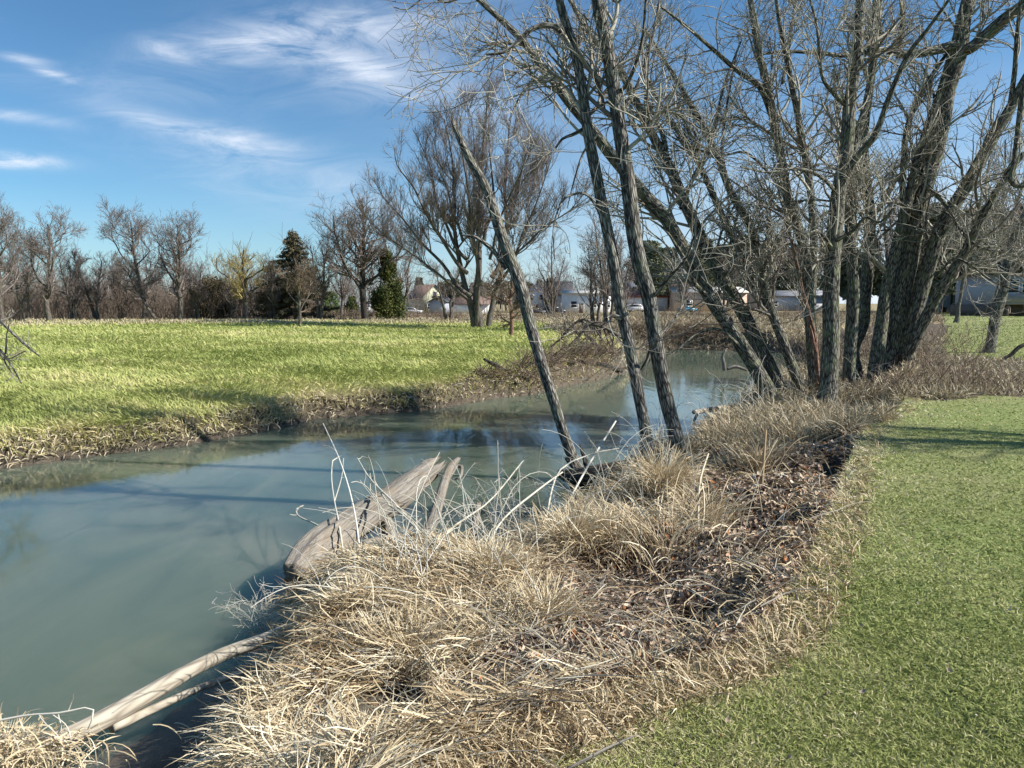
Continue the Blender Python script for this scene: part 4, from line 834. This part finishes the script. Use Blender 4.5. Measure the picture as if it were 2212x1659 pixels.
# thicket hanging over the eroded far bank
a = Acc()
for (n, L0, sp, hh) in [(330, [g2(1160, 850, WZ), g2(1210, 832, WZ), g2(1290, 820, WZ), g2(1345, 803, WZ)], 1.1, 1.2), (110, [g2(1040, 862, WZ), g2(1150, 850, WZ)], .5, .6), (300, [(7.4, 45.8), (11, 47.3), (14.6, 46.5)], 1.2, 1.6)]:
    L0 = np.array(L0); i = g.integers(0, len(L0)-1, n); t = g.random((n, 1)); c = L0[i]*(1-t)+L0[i+1]*t; dd = L0[i+1]-L0[i]; nn = nrm(np.stack([-dd[:, 1], dd[:, 0]], -1))
    c = c+nn*g.uniform(.1, 1, (n, 1))*sp; P = np.empty((n, 5, 3)); P[:, 0, :2] = c; P[:, 0, 2] = Hq(c[:, 0], c[:, 1]); d = nrm(np.stack([g.normal(0, .5, n)-nn[:, 0]*.6, g.normal(0, .5, n)-nn[:, 1]*.6, np.abs(g.normal(.7, .4, n))], -1))
    for j in range(1, 5): d = nrm(d+g.normal(0, .2, (n, 3))+[0, 0, -.12]); P[:, j] = P[:, j-1]+d*g.uniform(.12, .3, (n, 1))*hh
    Rr = np.linspace(.02, .008, 5)[None]*g.uniform(.4, 1.3, (n, 1)); tubes(a, P, Rr, 3)
    P2, R2 = grow(P, Rr, n*3, .2, 1, (.2*hh, .5*hh), (20, 70), 4, .3, -.05, .7, .005, .6, g=g); tubes(a, P2, R2, 3)
stuff(a, 'bank_thicket', 'twigred', 'tangle of brown stems and roots hanging over the eroded far bank', 'brush')

# ------------------------------------------------------------------ houses, vehicles
for nm, c in dict(w_cream=(.62,.60,.42), w_white=(.74,.74,.74), w_grey=(.36,.39,.44), w_ltgrey=(.55,.57,.60), w_blue=(.30,.40,.50), w_tan=(.52,.40,.31), w_brick=(.34,.13,.09), w_deck=(.27,.25,.24), w_brown=(.16,.12,.09),
                  r_brown=(.16,.11,.09), r_dark=(.05,.055,.065), r_grey=(.22,.23,.25), r_pale=(.50,.49,.46), r_blue=(.42,.52,.62), glass=(.03,.035,.04), trim=(.78,.78,.76), rubber=(.02,.02,.02), c_white=(.75,.75,.76), c_dark=(.04,.04,.055), c_red=(.11,.02,.03),
                  c_silver=(.45,.46,.48), c_blue=(.05,.25,.40), bin=(.02,.025,.025), metal=(.3,.3,.3), c_redbox=(.50,.05,.04), box_orange=(.42,.14,.05)).items():
    M[nm] = plain(nm, c, .3 if nm.startswith('c_') or nm == 'glass' else .7, .12, 1.5)
def house(name, label, xl, xr, Y, pe, pr, depth, wall, roof, rz=0., gable_front=False, wins=(), doors=(), cat='house', garage=(), over=.35, group='houses beyond the meadow'):
    # xl,xr left and right edge in the picture; pe eaves, pr ridge
    s = Y/FV; cx = ((xl+xr)/2-1106)*s; wd = (xr-xl)*s; b = np.array([cx, Y+depth/2, 0.]); b[2] = Hq(b[:1], np.array([Y]))[0]-.1
    he = D((xl+xr)/2, pe, Y)[2]-b[2]; hr = D((xl+xr)/2, pr, Y)[2]-b[2]; root = empty(name, b, label, cat, group, rz); x0, x1, y0, y1 = -wd/2, wd/2, -depth/2, depth/2
    a = Acc()
    if gable_front: prism(a, [(x0, -.3), (x1, -.3), (x1, he), (0, hr), (x0, he)], y0, y1)
    else:
        A2 = Acc(); prism(A2, [(y0, -.3), (y1, -.3), (y1, he), (0, hr), (y0, he)], x0, x1); V = A2.V[0].copy(); V = V[:, [1, 0, 2]]
        a.add(V, [q[::-1] for q in A2.Q[0]], [q[::-1] for q in A2.T[0]])
    a.build('wall', M[wall], root, smooth=False)
    a = Acc(); th = .16
    def slab(p, q, e0, e1, sw):
        d = np.array(q)-np.array(p); d = d/np.linalg.norm(d); p2 = np.array(p)-d*over; pr_ = [tuple(p2), tuple(q), (q[0], q[1]+th), (p2[0], p2[1]+th)]
        A3 = Acc(); prism(A3, pr_, e0, e1); V = A3.V[0].copy()
        if sw: V = V[:, [1, 0, 2]]
        a.add(V, A3.Q[0], A3.T[0])
    if gable_front:
        slab((x0, he+.01), (0, hr+.01), y0-over, y1+over, False); slab((x1, he+.01), (0, hr+.01), y0-over, y1+over, False)
    else:
        slab((y0, he+.01), (0, hr+.01), x0-over, x1+over, True); slab((y1, he+.01), (0, hr+.01), x0-over, x1+over, True)
    a.build('roof', M[roof], root, smooth=False)
    def opening(nm, u, z, w_, h_, mf, mp_, pn):
        X = x0+u*wd; a = Acc(); f = .09; Yf = y0-.06
        box(a, (X-w_/2-f, Yf, z-f), (X+w_/2+f, y0-.003, z)); box(a, (X-w_/2-f, Yf, z+h_), (X+w_/2+f, y0-.003, z+h_+f)); box(a, (X-w_/2-f, Yf, z), (X-w_/2, y0-.003, z+h_)); box(a, (X+w_/2, Yf, z), (X+w_/2+f, y0-.003, z+h_))
        if pn == 'pane': box(a, (X-w_/2, Yf+.01, z+h_/2-.03), (X+w_/2, Yf+.04, z+h_/2+.03))
        fr = a.build(nm, M[mf], root, smooth=False); a = Acc(); box(a, (X-w_/2, y0-.03, z), (X+w_/2, y0-.004, z+h_)); a.build(pn, M[mp_], fr, smooth=False)
    for (u, z, w_, h_) in wins: opening('window', u, z, w_, h_, 'trim', 'glass', 'pane')
    for (u, w_, h_) in doors: opening('door', u, .05, w_, h_, 'trim', 'w_brown', 'door_leaf')
    for (u, w_, h_) in garage: opening('garage_door', u, .05, w_, h_, 'trim', 'w_ltgrey', 'door_panel')
    return root
house('house', 'long low pale grey house behind the big dark-trunked tree', 668, 795, 165, 662, 651, 8, 'w_ltgrey', 'r_grey', wins=((.2, 1.0, .9, 1.1), (.45, 1.0, .9, 1.1), (.62, 1., .9, 1.1)), doors=((.82, 1., 2.05),))
house('house', 'low tan house glimpsed through the willow-like tree and the small spruce', 505, 600, 175, 660, 650, 8, 'w_tan', 'r_brown', wins=((.3, 1, 1, 1.1), (.7, 1, 1, 1.1)), doors=((.5, 1, 2.05),))
house('gabled_house', 'cream house with a steep gable and brown roof right of the dark green conifer', 884, 946, 185, 645, 615, 13, 'w_cream', 'r_brown', rz=R(26), gable_front=True, wins=((.5, 3.7, .95, 1.6), (.3, 1.0, .95, 1.4), (.75, 1.0, .95, 1.4)))
house('shed', 'blue-grey shed with a low gable in front of the cream house', 934, 972, 172, 652, 641, 7, 'w_grey', 'r_dark', rz=R(-12), gable_front=True, cat='shed', group=None)
house('garage', 'long white garage with a brown roof behind the fan-shaped tree', 964, 1056, 176, 657, 641, 8, 'w_white', 'r_brown', doors=((.09, 1.6, 2.1),), cat='garage', group=None)
house('house', 'white two-storey house partly behind the broken snag', 1134, 1182, 190, 632, 612, 9, 'w_white', 'r_grey', gable_front=True, wins=((.3, 3.4, .9, 1.2), (.7, 3.4, .9, 1.2), (.5, 1, 1.2, 1.2)))
house('house', 'grey house with a dark steep roof left of the long white building', 1196, 1236, 185, 636, 608, 9, 'w_grey', 'r_dark', wins=((.5, 1.2, 1, 1.2),))
house('building', 'long flat white building with a pale roof edge between the slim trunks', 1219, 1318, 160, 634, 628, 10, 'w_white', 'r_pale', wins=((.62, 1.3, 1.2, 1.3), (.93, 1.3, 1.0, 1.3), (.2, 1.3, 1.2, 1.3)), doors=((.36, 1., 2.1),), over=.5, cat='building')
house('building', 'low building with a red-brick fascia and white doors behind the parked white car', 1340, 1440, 175, 642, 626, 10, 'w_white', 'w_brick', garage=((.22, 2.6, 2.1), (.58, 2.6, 2.1)), cat='building')
house('house', 'small pale house peeping over the red-brick building', 1354, 1386, 215, 622, 609, 8, 'w_ltgrey', 'r_grey', wins=((.5, 3.3, 1, 1),))
house('building', 'tan building with a pinkish wall between the slanting trunks', 1455, 1610, 170, 632, 620, 12, 'w_tan', 'r_pale', wins=((.2, 1.4, 1.4, 1.2), (.5, 1.4, 1.4, 1.2), (.8, 1.4, 1.4, 1.2)), doors=((.65, 1.1, 2.1),), cat='building')
house('building', 'pale long building behind the left side of the tall cluster', 1640, 1790, 180, 640, 628, 12, 'w_ltgrey', 'r_grey', wins=((.2, 1.2, 1.4, 1.2), (.6, 1.2, 1.4, 1.2)), cat='building')
house('shed', 'tall blue-grey metal shed with white garage doors behind the yard', 2052, 2168, 165, 600, 583, 14, 'w_blue', 'r_blue', garage=((.12, 2.6, 1.9), (.42, 2.9, 1.9)), cat='shed', group=None)
house('house', 'house with a red-brown wall peeping above the blue-grey shed', 2120, 2160, 215, 582, 566, 9, 'w_brick', 'r_brown')
# deck house at the right edge
def deckhouse():
    Y = 91; s = Y/FV; b = np.array([(2172-1106)*s, Y, 0.]); b[2] = Hq(b[:1], b[1:2])[0]-.05
    root = empty('deck_house', b, 'brown house on a raised grey deck at the right edge of the yard', 'house', 'houses beyond the meadow')
    a = Acc(); box(a, (0, 3.2, 0), (14, 12, 1.45)); a.build('foundation', M['w_brown'], root, smooth=False)
    a = Acc(); box(a, (.6, 3, 1.46), (14, 12, 5.2)); a.build('wall', M['w_grey'], root, smooth=False)
    a = Acc(); box(a, (-.3, 0, 1.5), (14, 2.99, 1.75)); box(a, (-.3, -.05, 1.76), (14, 0.02, 2.6)); a.build('deck', M['w_deck'], root, smooth=False)
    for x in (0, 3, 6, 9): a = Acc(); box(a, (x, .1, -.1), (x+.18, .28, 1.49)); a.build('post', M['w_brown'], root, smooth=False)
    a = Acc(); prism(a, [(-.4, 5.21), (14.4, 5.21), (14.4, 5.4), (-.4, 5.4)], 2.4, 12.4); a.build('roof', M['r_dark'], root, smooth=False)
    for x in (1.1, 3.6, 6.1):
        a = Acc(); box(a, (x-.08, 2.93, 2.9), (x+2.1, 2.997, 2.98)); box(a, (x-.08, 2.93, 4.6), (x+2.1, 2.997, 4.68)); box(a, (x-.08, 2.93, 2.98), (x, 2.997, 4.6)); box(a, (x+2.02, 2.93, 2.98), (x+2.1, 2.997, 4.6))
        for q in (3.3, 3.65, 4.0, 4.35): box(a, (x, 2.94, q), (x+2.02, 2.97, q+.05))
        f = a.build('window', M['trim'], root, smooth=False); a = Acc(); box(a, (x, 2.975, 2.98), (x+2.02, 2.996, 4.6)); a.build('pane', M['glass'], f, smooth=False)
deckhouse()
def cyl(a, c, axis, r, L, k=14):
    ax = np.eye(3)[axis]; u = np.eye(3)[(axis+1) % 3]; v = np.eye(3)[(axis+2) % 3]; t = np.arange(k)*2*math.pi/k; c = np.array(c)
    ring = r*(np.cos(t)[:, None]*u+np.sin(t)[:, None]*v); V = np.vstack([c-ax*L/2+ring, c+ax*L/2+ring, [c-ax*L/2], [c+ax*L/2]])
    i = np.arange(k); j = (i+1) % k; a.add(V, np.stack([i, j, j+k, i+k], -1), np.vstack([np.stack([j, i, np.full(k, 2*k)], -1), np.stack([i+k, j+k, np.full(k, 2*k+1)], -1)]))
def car(name, label, px, Y, rz, paint, kind='suv', cat='car', L=4.5):
    b = np.array([(px-1106)/FV*Y, Y, 0.]); b[2] = Hq(b[:1], b[1:2])[0]; root = empty(name, b, label, cat, 'vehicles parked by the houses', rz); W = 1.8; h = L/2
    if kind == 'pickup': body = [(-h,.45),(h,.45),(h,.95),(h-.9,1.08),(.75,1.1),(.75,1.1),(-h,1.1)]; cab = [(-.75,1.11),(.95,1.11),(.45,1.75),(-.6,1.78)]
    elif kind == 'suv': body = [(-h,.4),(h,.4),(h,.85),(h-.25,1.0),(h-1.1,1.08),(-h,1.08)]; cab = [(-h+.05,1.09),(h-1.15,1.09),(h-1.9,1.7),(-h+.35,1.72)]
    else: body = [(-h,.35),(h,.35),(h,.75),(h-1.1,.92),(-h+.6,.95),(-h,.85)]; cab = [(-h+.6,.96),(h-1.2,.93),(h-2.0,1.42),(-h+1.3,1.42)]
    a = Acc(); prism(a, body, -W/2, W/2); prism(a, cab, -W/2+.12, W/2-.12); a.build('body', M[paint], root, smooth=False)
    cx = sum(p[0] for p in cab)/4; cz = sum(p[1] for p in cab)/4; win = [(cx+(x-cx)*.86, cz+.02+(z-cz)*.74) for x, z in cab]
    a = Acc(); prism(a, win, -W/2+.11, W/2-.11); a.build('side_window', M['glass'], root, smooth=False)
    for x in (-h+.85, h-.85):
        for y in (-W/2+.1, W/2-.1):
            a = Acc(); cyl(a, (x, y, .34), 1, .34, .22); wh = a.build('wheel', M['rubber'], root); a = Acc(); cyl(a, (x, y, .34), 1, .19, .235); a.build('rim', M['metal'], wh)
    for y in (-.65, .65):
        a = Acc(); box(a, (h-.02, y-.14, .62), (h+.02, y+.14, .8)); a.build('headlight', M['trim'], root, smooth=False)
car('parked_car', 'white car parked before the red-brick building, seen between two trunks', 1376, 160, R(8), 'c_white')
car('parked_car', 'dark car parked left of the long white building', 1158, 158, R(5), 'c_dark', 'sedan')
car('parked_car', 'second dark car, nearer the dark-roofed grey house', 1199, 158, R(-5), 'c_dark', 'suv')
car('pickup_truck', 'dark red pickup truck beside the blue-grey shed', 2136, 152, R(180), 'c_red', 'pickup', 'truck', 5.2)
car('parked_car', 'white car half hidden behind the dark red pickup', 2118, 160, R(185), 'c_white', 'sedan')
car('parked_car', 'pale vehicle parked below the cream gabled house', 892, 165, R(0), 'c_silver', 'sedan')
car('parked_car', 'white car glimpsed under the willow-like tree', 545, 165, R(12), 'c_white', 'suv')
car('parked_car', 'blue car beside the tan building between the slanting trunks', 1482, 155, R(0), 'c_blue', 'sedan', L=3.9)
def bin_(px, Y, label, m1, hgt=1.1):
    b = np.array([(px-1106)/FV*Y, Y, 0.]); b[2] = Hq(b[:1], b[1:2])[0]; root = empty('wheelie_bin', b, label, 'bin', None, .3)
    a = Acc(); V = [(-.25,-.25,.08),(.25,-.25,.08),(.25,.25,.08),(-.25,.25,.08),(-.32,-.34,hgt-.1),(.32,-.34,hgt-.1),(.32,.34,hgt-.1),(-.32,.34,hgt-.1)]
    a.add(V, [(0,3,2,1),(4,5,6,7),(0,1,5,4),(1,2,6,5),(2,3,7,6),(3,0,4,7)]); a.build('body', M[m1], root, smooth=False)
    a = Acc(); box(a, (-.35, -.38, hgt-.095), (.35, .37, hgt)); a.build('lid', M[m1], root, smooth=False)
    for x in (-.27, .27): a = Acc(); cyl(a, (x, .27, .12), 0, .12, .06); a.build('wheel', M['rubber'], root)
bin_(2035, 150, 'black wheelie bin on the yard left of the thin upright tree', 'bin', 1.15)
bin_(2108, 148, 'dull red wheelie bin by the white garage doors', 'c_redbox', 1.0)

# ------------------------------------------------------------------ driftwood, sticks and weeds at the near bank
def SZ(pts, w=1.):
    P = []; r = []
    for (x, y, wd, z) in pts:
        p = G(x, y, z); P.append(p); r.append(.5*wd*w*p[1]/FV)
    return np.array(P), np.array(r)
def log(name, label, cat, parts, mat, group='driftwood along the near bank', jag=.1, k=22, seed=3, rough=.09, step=.05):
    b = parts[0][1][0]; root = empty(name, b, label, cat, group)
    for i, (nm, P, r) in enumerate(parts):
        a = Acc(); hero(a, P, r, k=k if i == 0 else 12, jag=jag if i == 0 else jag*.4, rough=rough, seed=seed+i*3, step=step, wob=.35); a.build(nm, M[mat], root, base=b)
    return root
log('driftwood_log', 'broken weathered log jutting over the water with a splintered end', 'log',
    [('trunk',)+SZ([(640,1238,50,-.98),(690,1190,84,-.92),(740,1152,74,-.85),(800,1112,66,-.74),(850,1082,64,-.64),(890,1050,56,-.55),(925,1022,44,-.46)]),
     ('branch',)+SZ([(830,1125,34,-.85),(845,1165,30,-1.0),(855,1200,24,-1.2)]), ('branch',)+SZ([(760,1185,26,-.95),(840,1165,20,-1.0),(905,1160,12,-1.05)])], 'deadwood', jag=.34, k=34, rough=.22, step=.03)
log('driftwood_branch', 'hooked upright snag of dead wood right of the broken log', 'branch',
    [('stem',)+SZ([(885,1225,20,-1.15),(925,1150,26,-.9),(945,1095,24,-.72),(958,1050,22,-.55),(972,1012,18,-.42),(990,992,12,-.36)]), ('twig',)+SZ([(960,1045,9,-.55),(985,1010,9,-.45),(998,1008,8,-.44),(996,1030,6,-.5),(985,1035,4,-.52)])], 'deadwood', jag=.05, k=12)
log('driftwood_branch', 'short pale upright stub between the hooked snag and the bank', 'branch', [('stem',)+SZ([(1022,1180,16,-1.15),(1028,1135,18,-.95),(1032,1092,15,-.8)])], 'deadwood', jag=.06, k=12)
log('fallen_pole', 'long pale pole lying up the bank towards the slim trunks', 'pole', [('pole',)+SZ([(1010,1262,13,-.78),(1085,1213,13,-.82),(1170,1160,13,-.8),(1250,1108,12,-.78),(1340,1062,11,-.72),(1450,1006,9,-.6)])], 'deadwood', jag=.03, k=10, rough=.04)
log('fallen_stick', 'straight dark stick slanting up beside the broken log', 'stick', [('stick',)+SZ([(690,1300,10,-.80),(777,1226,9,-.72),(862,1165,8,-.66),(910,1120,5,-.6)])], 'deadwood', jag=.02, k=8)
log('fallen_tree', 'black wet fallen trunk across the feet of the slim trees', 'log', [('trunk',)+SZ([(1208,1022,16,-1.12),(1250,1030,40,-1.15),(1310,1028,52,-1.08),(1390,1018,54,-1.0),(1470,1012,46,-.95)]), ('root',)+SZ([(1290,1040,24,-1.15),(1300,1070,18,-1.3)]),
     ('root',)+SZ([(1262,1030,14,-1.1),(1235,1005,9,-1.0),(1222,990,5,-.95)])], 'darkwood', jag=.08)
log('fallen_pole', 'thick pale smooth pole over the water in the bottom left corner', 'log',
    [('pole',)+SZ([(30,1632,44,-.98),(110,1608,46,-.96),(200,1568,46,-.93),(300,1512,42,-.90),(400,1455,34,-.86),(480,1415,30,-.82),(570,1382,28,-.78),(640,1350,24,-.72)]),
     ('branch',)+SZ([(240,1572,26,-.98),(330,1532,20,-1.0),(430,1488,17,-.97),(540,1448,15,-.9)])], 'palebark', jag=.02, rough=.025)
log('fallen_branch', 'mossy low branch at the water edge right of the thickest slim trunk', 'branch', [('branch',)+SZ([(1500,890,10,-.75),(1560,882,12,-.85),(1640,874,12,-.85),(1720,862,10,-.8)]), ('twig',)+SZ([(1508,890,6,-.75),(1500,910,6,-.85),(1503,925,4,-.95)])], 'palebark', jag=.03, k=10)
log('fallen_branch', 'thin pale stick lying on the lawn at the bottom', 'stick', [('stick',)+SZ([(1225,1662,7,.03),(1270,1638,7,.035),(1320,1612,6,.035),(1375,1588,4,.05)])], 'deadwood', jag=.01, k=8, group=None)
log('driftwood_stump', 'orange-brown stump of driftwood standing in the river before the slanting pair', 'stump', [('stump',)+S([(1566,800,13),(1564,785,11),(1561,770,9),(1567,758,5)], 29.), ('branch',)+S([(1570,797,10),(1590,792,10),(1615,800,7)], 29.)], 'deadwood', jag=.1, k=12)
log('fallen_branch', 'rotten branch poking out of the weeds at the right edge', 'branch', [('branch',)+S([(2166,778,12),(2185,765,12),(2205,748,12),(2240,738,10)], 21.)], 'darkwood', jag=.05, k=10)
for i, (pts, Y, lb) in enumerate([
    ([(1152,812,6),(1190,790,7),(1225,752,8),(1255,722,9),(1268,702,10),(1300,705,11),(1330,722,12),(1345,730,11)], 31, 'dark dead branch arching over the far bank behind the snag'),
    ([(1180,758,4),(1215,728,6),(1240,700,7),(1262,690,8),(1290,705,9)], 32, 'thinner dead branch above the arching one on the far bank')]):
    lim = [S(pts, Y)]; g_ = np.random.default_rng(i+3); P, r = res(*lim[0], 18); b = P[-1].copy(); b[2] = Hq(b[:1], b[1:2])[0]
    root = empty('fallen_branch', b, lb, 'branch', 'dead branches over the far bank'); a = Acc(); tubes(a, P[None], r[None], 8); a.build('branch', M['barkfar'], root, base=b)
    a = Acc(); P1, R1 = grow(P[None], r[None], 26, .1, 1, (.5, 1.8), (30, 80), 8, .2, -.1, .5, .012, .4, g=g_); tubes(a, P1, R1, 4); P2, R2 = grow(P1, R1, 90, .1, 1, (.3, .9), (30, 70), 6, .25, -.08, .6, .009, .5, g=g_); tubes(a, P2, R2, 3)
    a.build('twig', M['twigdark'], root, base=b)
# dark logs and roots in the eroded far bank
for i, (p0, p1, w0, lb) in enumerate([((1120,840),(1048,800),14,'mossy root log sticking out of the eroded far bank'), ((1340,806),(1235,800),10,'dark log lying along the foot of the far bank'), ((1300,770),(1262,735),12,'upright mossy stub on the far bank')]):
    q0, q1 = hit(*p0), hit(*p1); q0[2] = max(q0[2], WZ)+.1; q1[2] = max(q1[2], WZ)+.35; P = np.array([q0, (q0+q1)/2+[0, 0, .1], q1]); r = np.array([w0, w0*.8, w0*.4])*.5*q0[1]/FV
    log('dead_log', lb, 'log', [('trunk', P, r)], 'darkwood', 'driftwood along the far bank', seed=50+i, k=12, step=.1)

# dead weeds: one plant each, its pale canes gathered
def weed(label, root_px, canes, seed, n=0, spread=.25, ln=(.5, 1.1), elr=(.5, 1.4), w=.0045, mat='pale', az0=None, azs=1.2, twigs=1.5, name='dead_weed'):
    g = np.random.default_rng(seed); b = hit(*root_px); b[2] = max(b[2], WZ)
    P = []; Rr = []
    for c in canes:
        q, r = SZ(c); q, r = res(q, r, 12); P.append(q); Rr.append(np.maximum(r, .0028))
    for _ in range(n):
        x, y = b[0]+g.normal(0, spread), b[1]+g.normal(0, spread); z = max(float(Hq(np.array([x]), np.array([y]))[0]), WZ); a_ = g.uniform(0, 6.28) if az0 is None else az0+g.normal(0, azs); e = g.uniform(*elr)
        L = g.uniform(*ln); q = [np.array([x, y, z])]; dr = g.uniform(.5, 2.2)
        for j in range(11):
            q.append(q[-1]+L/11*np.array([math.cos(a_)*math.cos(e), math.sin(a_)*math.cos(e), math.sin(e)])); e -= dr/11*(j/6); a_ += g.normal(0, .09)
        P.append(np.array(q)); Rr.append(np.linspace(w, w*.45, 12)*g.uniform(.6, 1.2))
    P = np.array(P); Rr = np.array(Rr); a = Acc(); tubes(a, P, Rr, 5)
    if twigs:
        P1, R1 = grow(P, Rr, max(3, int(len(P)*twigs)), .3, 1, (.08, .28), (25, 70), 8, .22, -.03, .6, .0018, .6, g=g); tubes(a, P1, R1*1.1, 4)
    tag(a.build(name, M[mat], None, base=b), label, 'weed', 'dead pale weeds on the near bank')
weed('two tall arching pale canes rising left of the broken log', (740, 1215),
     [[(778,1195,5,-.85),(770,1130,4,-.6),(755,1060,4,-.4),(730,985,3,-.2),(698,915,2,-.05)], [(742,1198,5,-.9),(732,1130,4,-.7),(722,1080,3,-.6),(716,1030,3,-.5),(720,990,3,-.42),(735,985,2,-.4)], [(722,1085,3,-.62),(738,1030,2,-.5),(742,990,2,-.4)]], 1, twigs=1)
weed('white-knobbed pale twig poking left over the water from the broken log', (760, 1200), [[(745,1150,5,-.85),(705,1142,4,-.8),(672,1128,4,-.78),(645,1115,4,-.76),(640,1100,3,-.74),(655,1092,3,-.72)]], 2, twigs=3)
weed('fan of long pale canes crossing between the broken log and the hooked snag', (930, 1245),
     [[(955,1225,6,-.85),(900,1140,5,-.65),(850,1085,5,-.5),(800,1035,4,-.4),(772,990,3,-.35)], [(960,1240,5,-.85),(890,1130,5,-.6),(840,1090,4,-.5),(803,1030,3,-.42),(800,1060,2,-.44)],
      [(820,1240,5,-.85),(900,1200,5,-.75),(990,1130,5,-.6),(1060,1080,4,-.5),(1130,995,3,-.3)], [(1000,1240,5,-.8),(960,1150,4,-.6),(940,1080,3,-.5)]], 3, n=60, spread=.4, ln=(.5, 1.15), az0=1.9, twigs=1.2, w=.005)
weed('dense spray of curved pale canes left of the slim trunks, over the dark water', (1130, 1190),
     [[(1040,1225,6,-.85),(1080,1130,5,-.6),(1160,1060,5,-.45),(1215,1020,4,-.35)], [(1190,1165,6,-.85),(1230,1080,5,-.6),(1280,990,5,-.35),(1330,910,4,-.15)], [(1100,1210,5,-.85),(1200,1120,5,-.6),(1300,1060,4,-.5),(1365,1045,3,-.48)],
      [(1180,1180,5,-.85),(1185,1090,4,-.6),(1215,1010,4,-.4),(1300,975,3,-.3),(1370,965,3,-.3)]], 4, n=120, spread=.55, ln=(.6, 1.4), twigs=1.2, w=.0055)
weed('upright pale canes growing at the foot of the middle slim trunk', (1370, 1080), [[(1380,1100,6,-.75),(1372,1020,5,-.5),(1350,960,4,-.35),(1310,970,3,-.4)]], 5, n=34, spread=.4, ln=(.5, 1.1), elr=(.9, 1.5), twigs=1.5)
weed('tall straight brown stalks in the grass right of the three slim trunks', (1500, 1180), [[(1512,1240,7,-.6),(1508,1130,6,-.2),(1512,1040,5,.1),(1530,980,4,.3)], [(1640,1130,6,-.5),(1648,1030,5,-.1),(1655,930,4,.2)]], 6, n=26, spread=.5, ln=(.4, .95), elr=(1.0, 1.5), twigs=1.5, mat='straw', w=.004)
weed('feathery white seed-headed weed on the bank edge above the smooth pole', (585, 1375), [], 7, n=26, spread=.10, ln=(.25, .55), az0=2.4, azs=.7, elr=(.3, 1.3), twigs=4, w=.003)
weed('curled white tendrils on the straw at the bottom left corner', (60, 1640), [[(-20,1560,6,-.75),(60,1545,5,-.72),(130,1540,5,-.70),(195,1528,4,-.68),(200,1550,4,-.72),(190,1575,3,-.8)], [(125,1540,4,-.72),(130,1580,4,-.85),(95,1600,3,-.9)]], 8, n=0, twigs=3)
weed('pale canes standing in the shallows beyond the three slim trunks', (1600, 905), [], 9, n=50, spread=.7, ln=(.5, 1.3), elr=(.8, 1.5), w=.006, twigs=1.5)
weed('grey-green lichen-covered twigs at the foot of the slanting pair', (1720, 872), [], 10, n=46, spread=.8, ln=(.5, 1.4), elr=(.3, 1.4), w=.008, twigs=3, mat='twig')
weed('drooping white twigs between the two grey slim trunks', (1430, 960), [], 12, n=14, spread=.25, ln=(.6, 1.2), elr=(1, 1.5), w=.004, twigs=2)
# heap of straw caught on the smooth pole
a = Acc(); g = np.random.default_rng(91); c = G(30, 1625, -.9); n = 900
x = c[0]+g.normal(-.15, .28, n); y = c[1]+g.normal(0, .10, n); ribbons(a, np.stack([x, y, np.full(n, -.95)+g.uniform(-.05, .12, n)], -1), g.uniform(0, 6.28, n), g.uniform(-.3, .9, n), g.uniform(.12, .32, n), g.uniform(.004, .008, n), g.uniform(.8, 2.2, n), g.normal(0, .7, n), 5, np.clip(g.normal(.68, .18, n), 0, 1), g=g)
stuff(a, 'straw_heap', 'straw', 'heap of straw caught on the left end of the smooth pale pole', 'dry grass')

# black corrugated drain pipe in its hollow
def pipe():
    p = G(856, 1584, -.37); root = empty('drain_pipe', p, 'end of a black corrugated drain pipe in a brown hollow of the bank', 'pipe')
    ax = nrm(np.array([.35, 1., .10])); u = nrm(np.cross(ax, [0, 0, 1.])); v = np.cross(u, ax); k = 28; n = 26; t = np.arange(k)*2*math.pi/k
    a = Acc(); V = []
    for j in range(n):
        s_ = -.06+j*.012; rr = .062+.005*math.cos(j*math.pi); V.append(p+ax*s_+rr*(np.cos(t)[:, None]*u+np.sin(t)[:, None]*v))
    for j in range(n-1, -1, -1):
        s_ = -.06+j*.012; V.append(p+ax*s_+.052*(np.cos(t)[:, None]*u+np.sin(t)[:, None]*v))
    V = np.array(V); N = len(V); idx = np.arange(N*k).reshape(N, k); i2 = np.roll(idx, -1, 1); a.add(V.reshape(-1, 3), np.vstack([np.stack([idx[:-1], i2[:-1], i2[1:], idx[1:]], -1).reshape(-1, 4), np.stack([idx[-1], i2[-1], i2[0], idx[0]], -1)]))
    a.build('tube', M['rubber'], root, base=p)
    a = Acc(); th = np.arange(40)*2*math.pi/40; ph = np.arange(10)*2*math.pi/10; c = p-ax*.062
    Vr = np.array([[c+(.064+.009*math.cos(b_))*(math.cos(q)*u+math.sin(q)*v)+ax*.011*math.sin(b_) for b_ in ph] for q in th]); idx = np.arange(400).reshape(40, 10); j2 = np.roll(idx, -1, 0); j3 = np.roll(j2, -1, 1); j4 = np.roll(idx, -1, 1)
    a.add(Vr.reshape(-1, 3), np.stack([idx, j4, j3, j2], -1).reshape(-1, 4)); a.build('rim', M['rubber'], root, base=p)
pipe()

b = np.array([13.2, 7.3, 0.]); b[2] = Hq(b[:1], b[1:2])[0]-.1
tree('bare_tree', 'bare tree beyond the right edge whose shadow streaks the lawn', 'tree', None, [(np.array([b, b+[-.1, .1, 2.5], b+[.3, .1, 5], b+[.2, .3, 8], b+[.5, .2, 11]]), np.array([.2, .16, .13, .09, .03]))],
     [(np.array([b+[0, .1, 3], b+[-.9, 1.0, 4.6], b+[-1.4, 2.2, 7]]), np.array([.09, .06, .02]))], crown=(34, 200, 900, 700), t0=.3, seed=99, ln=((.9, 2.6), (.5, 1.5), (.25, .8), (.12, .4)))
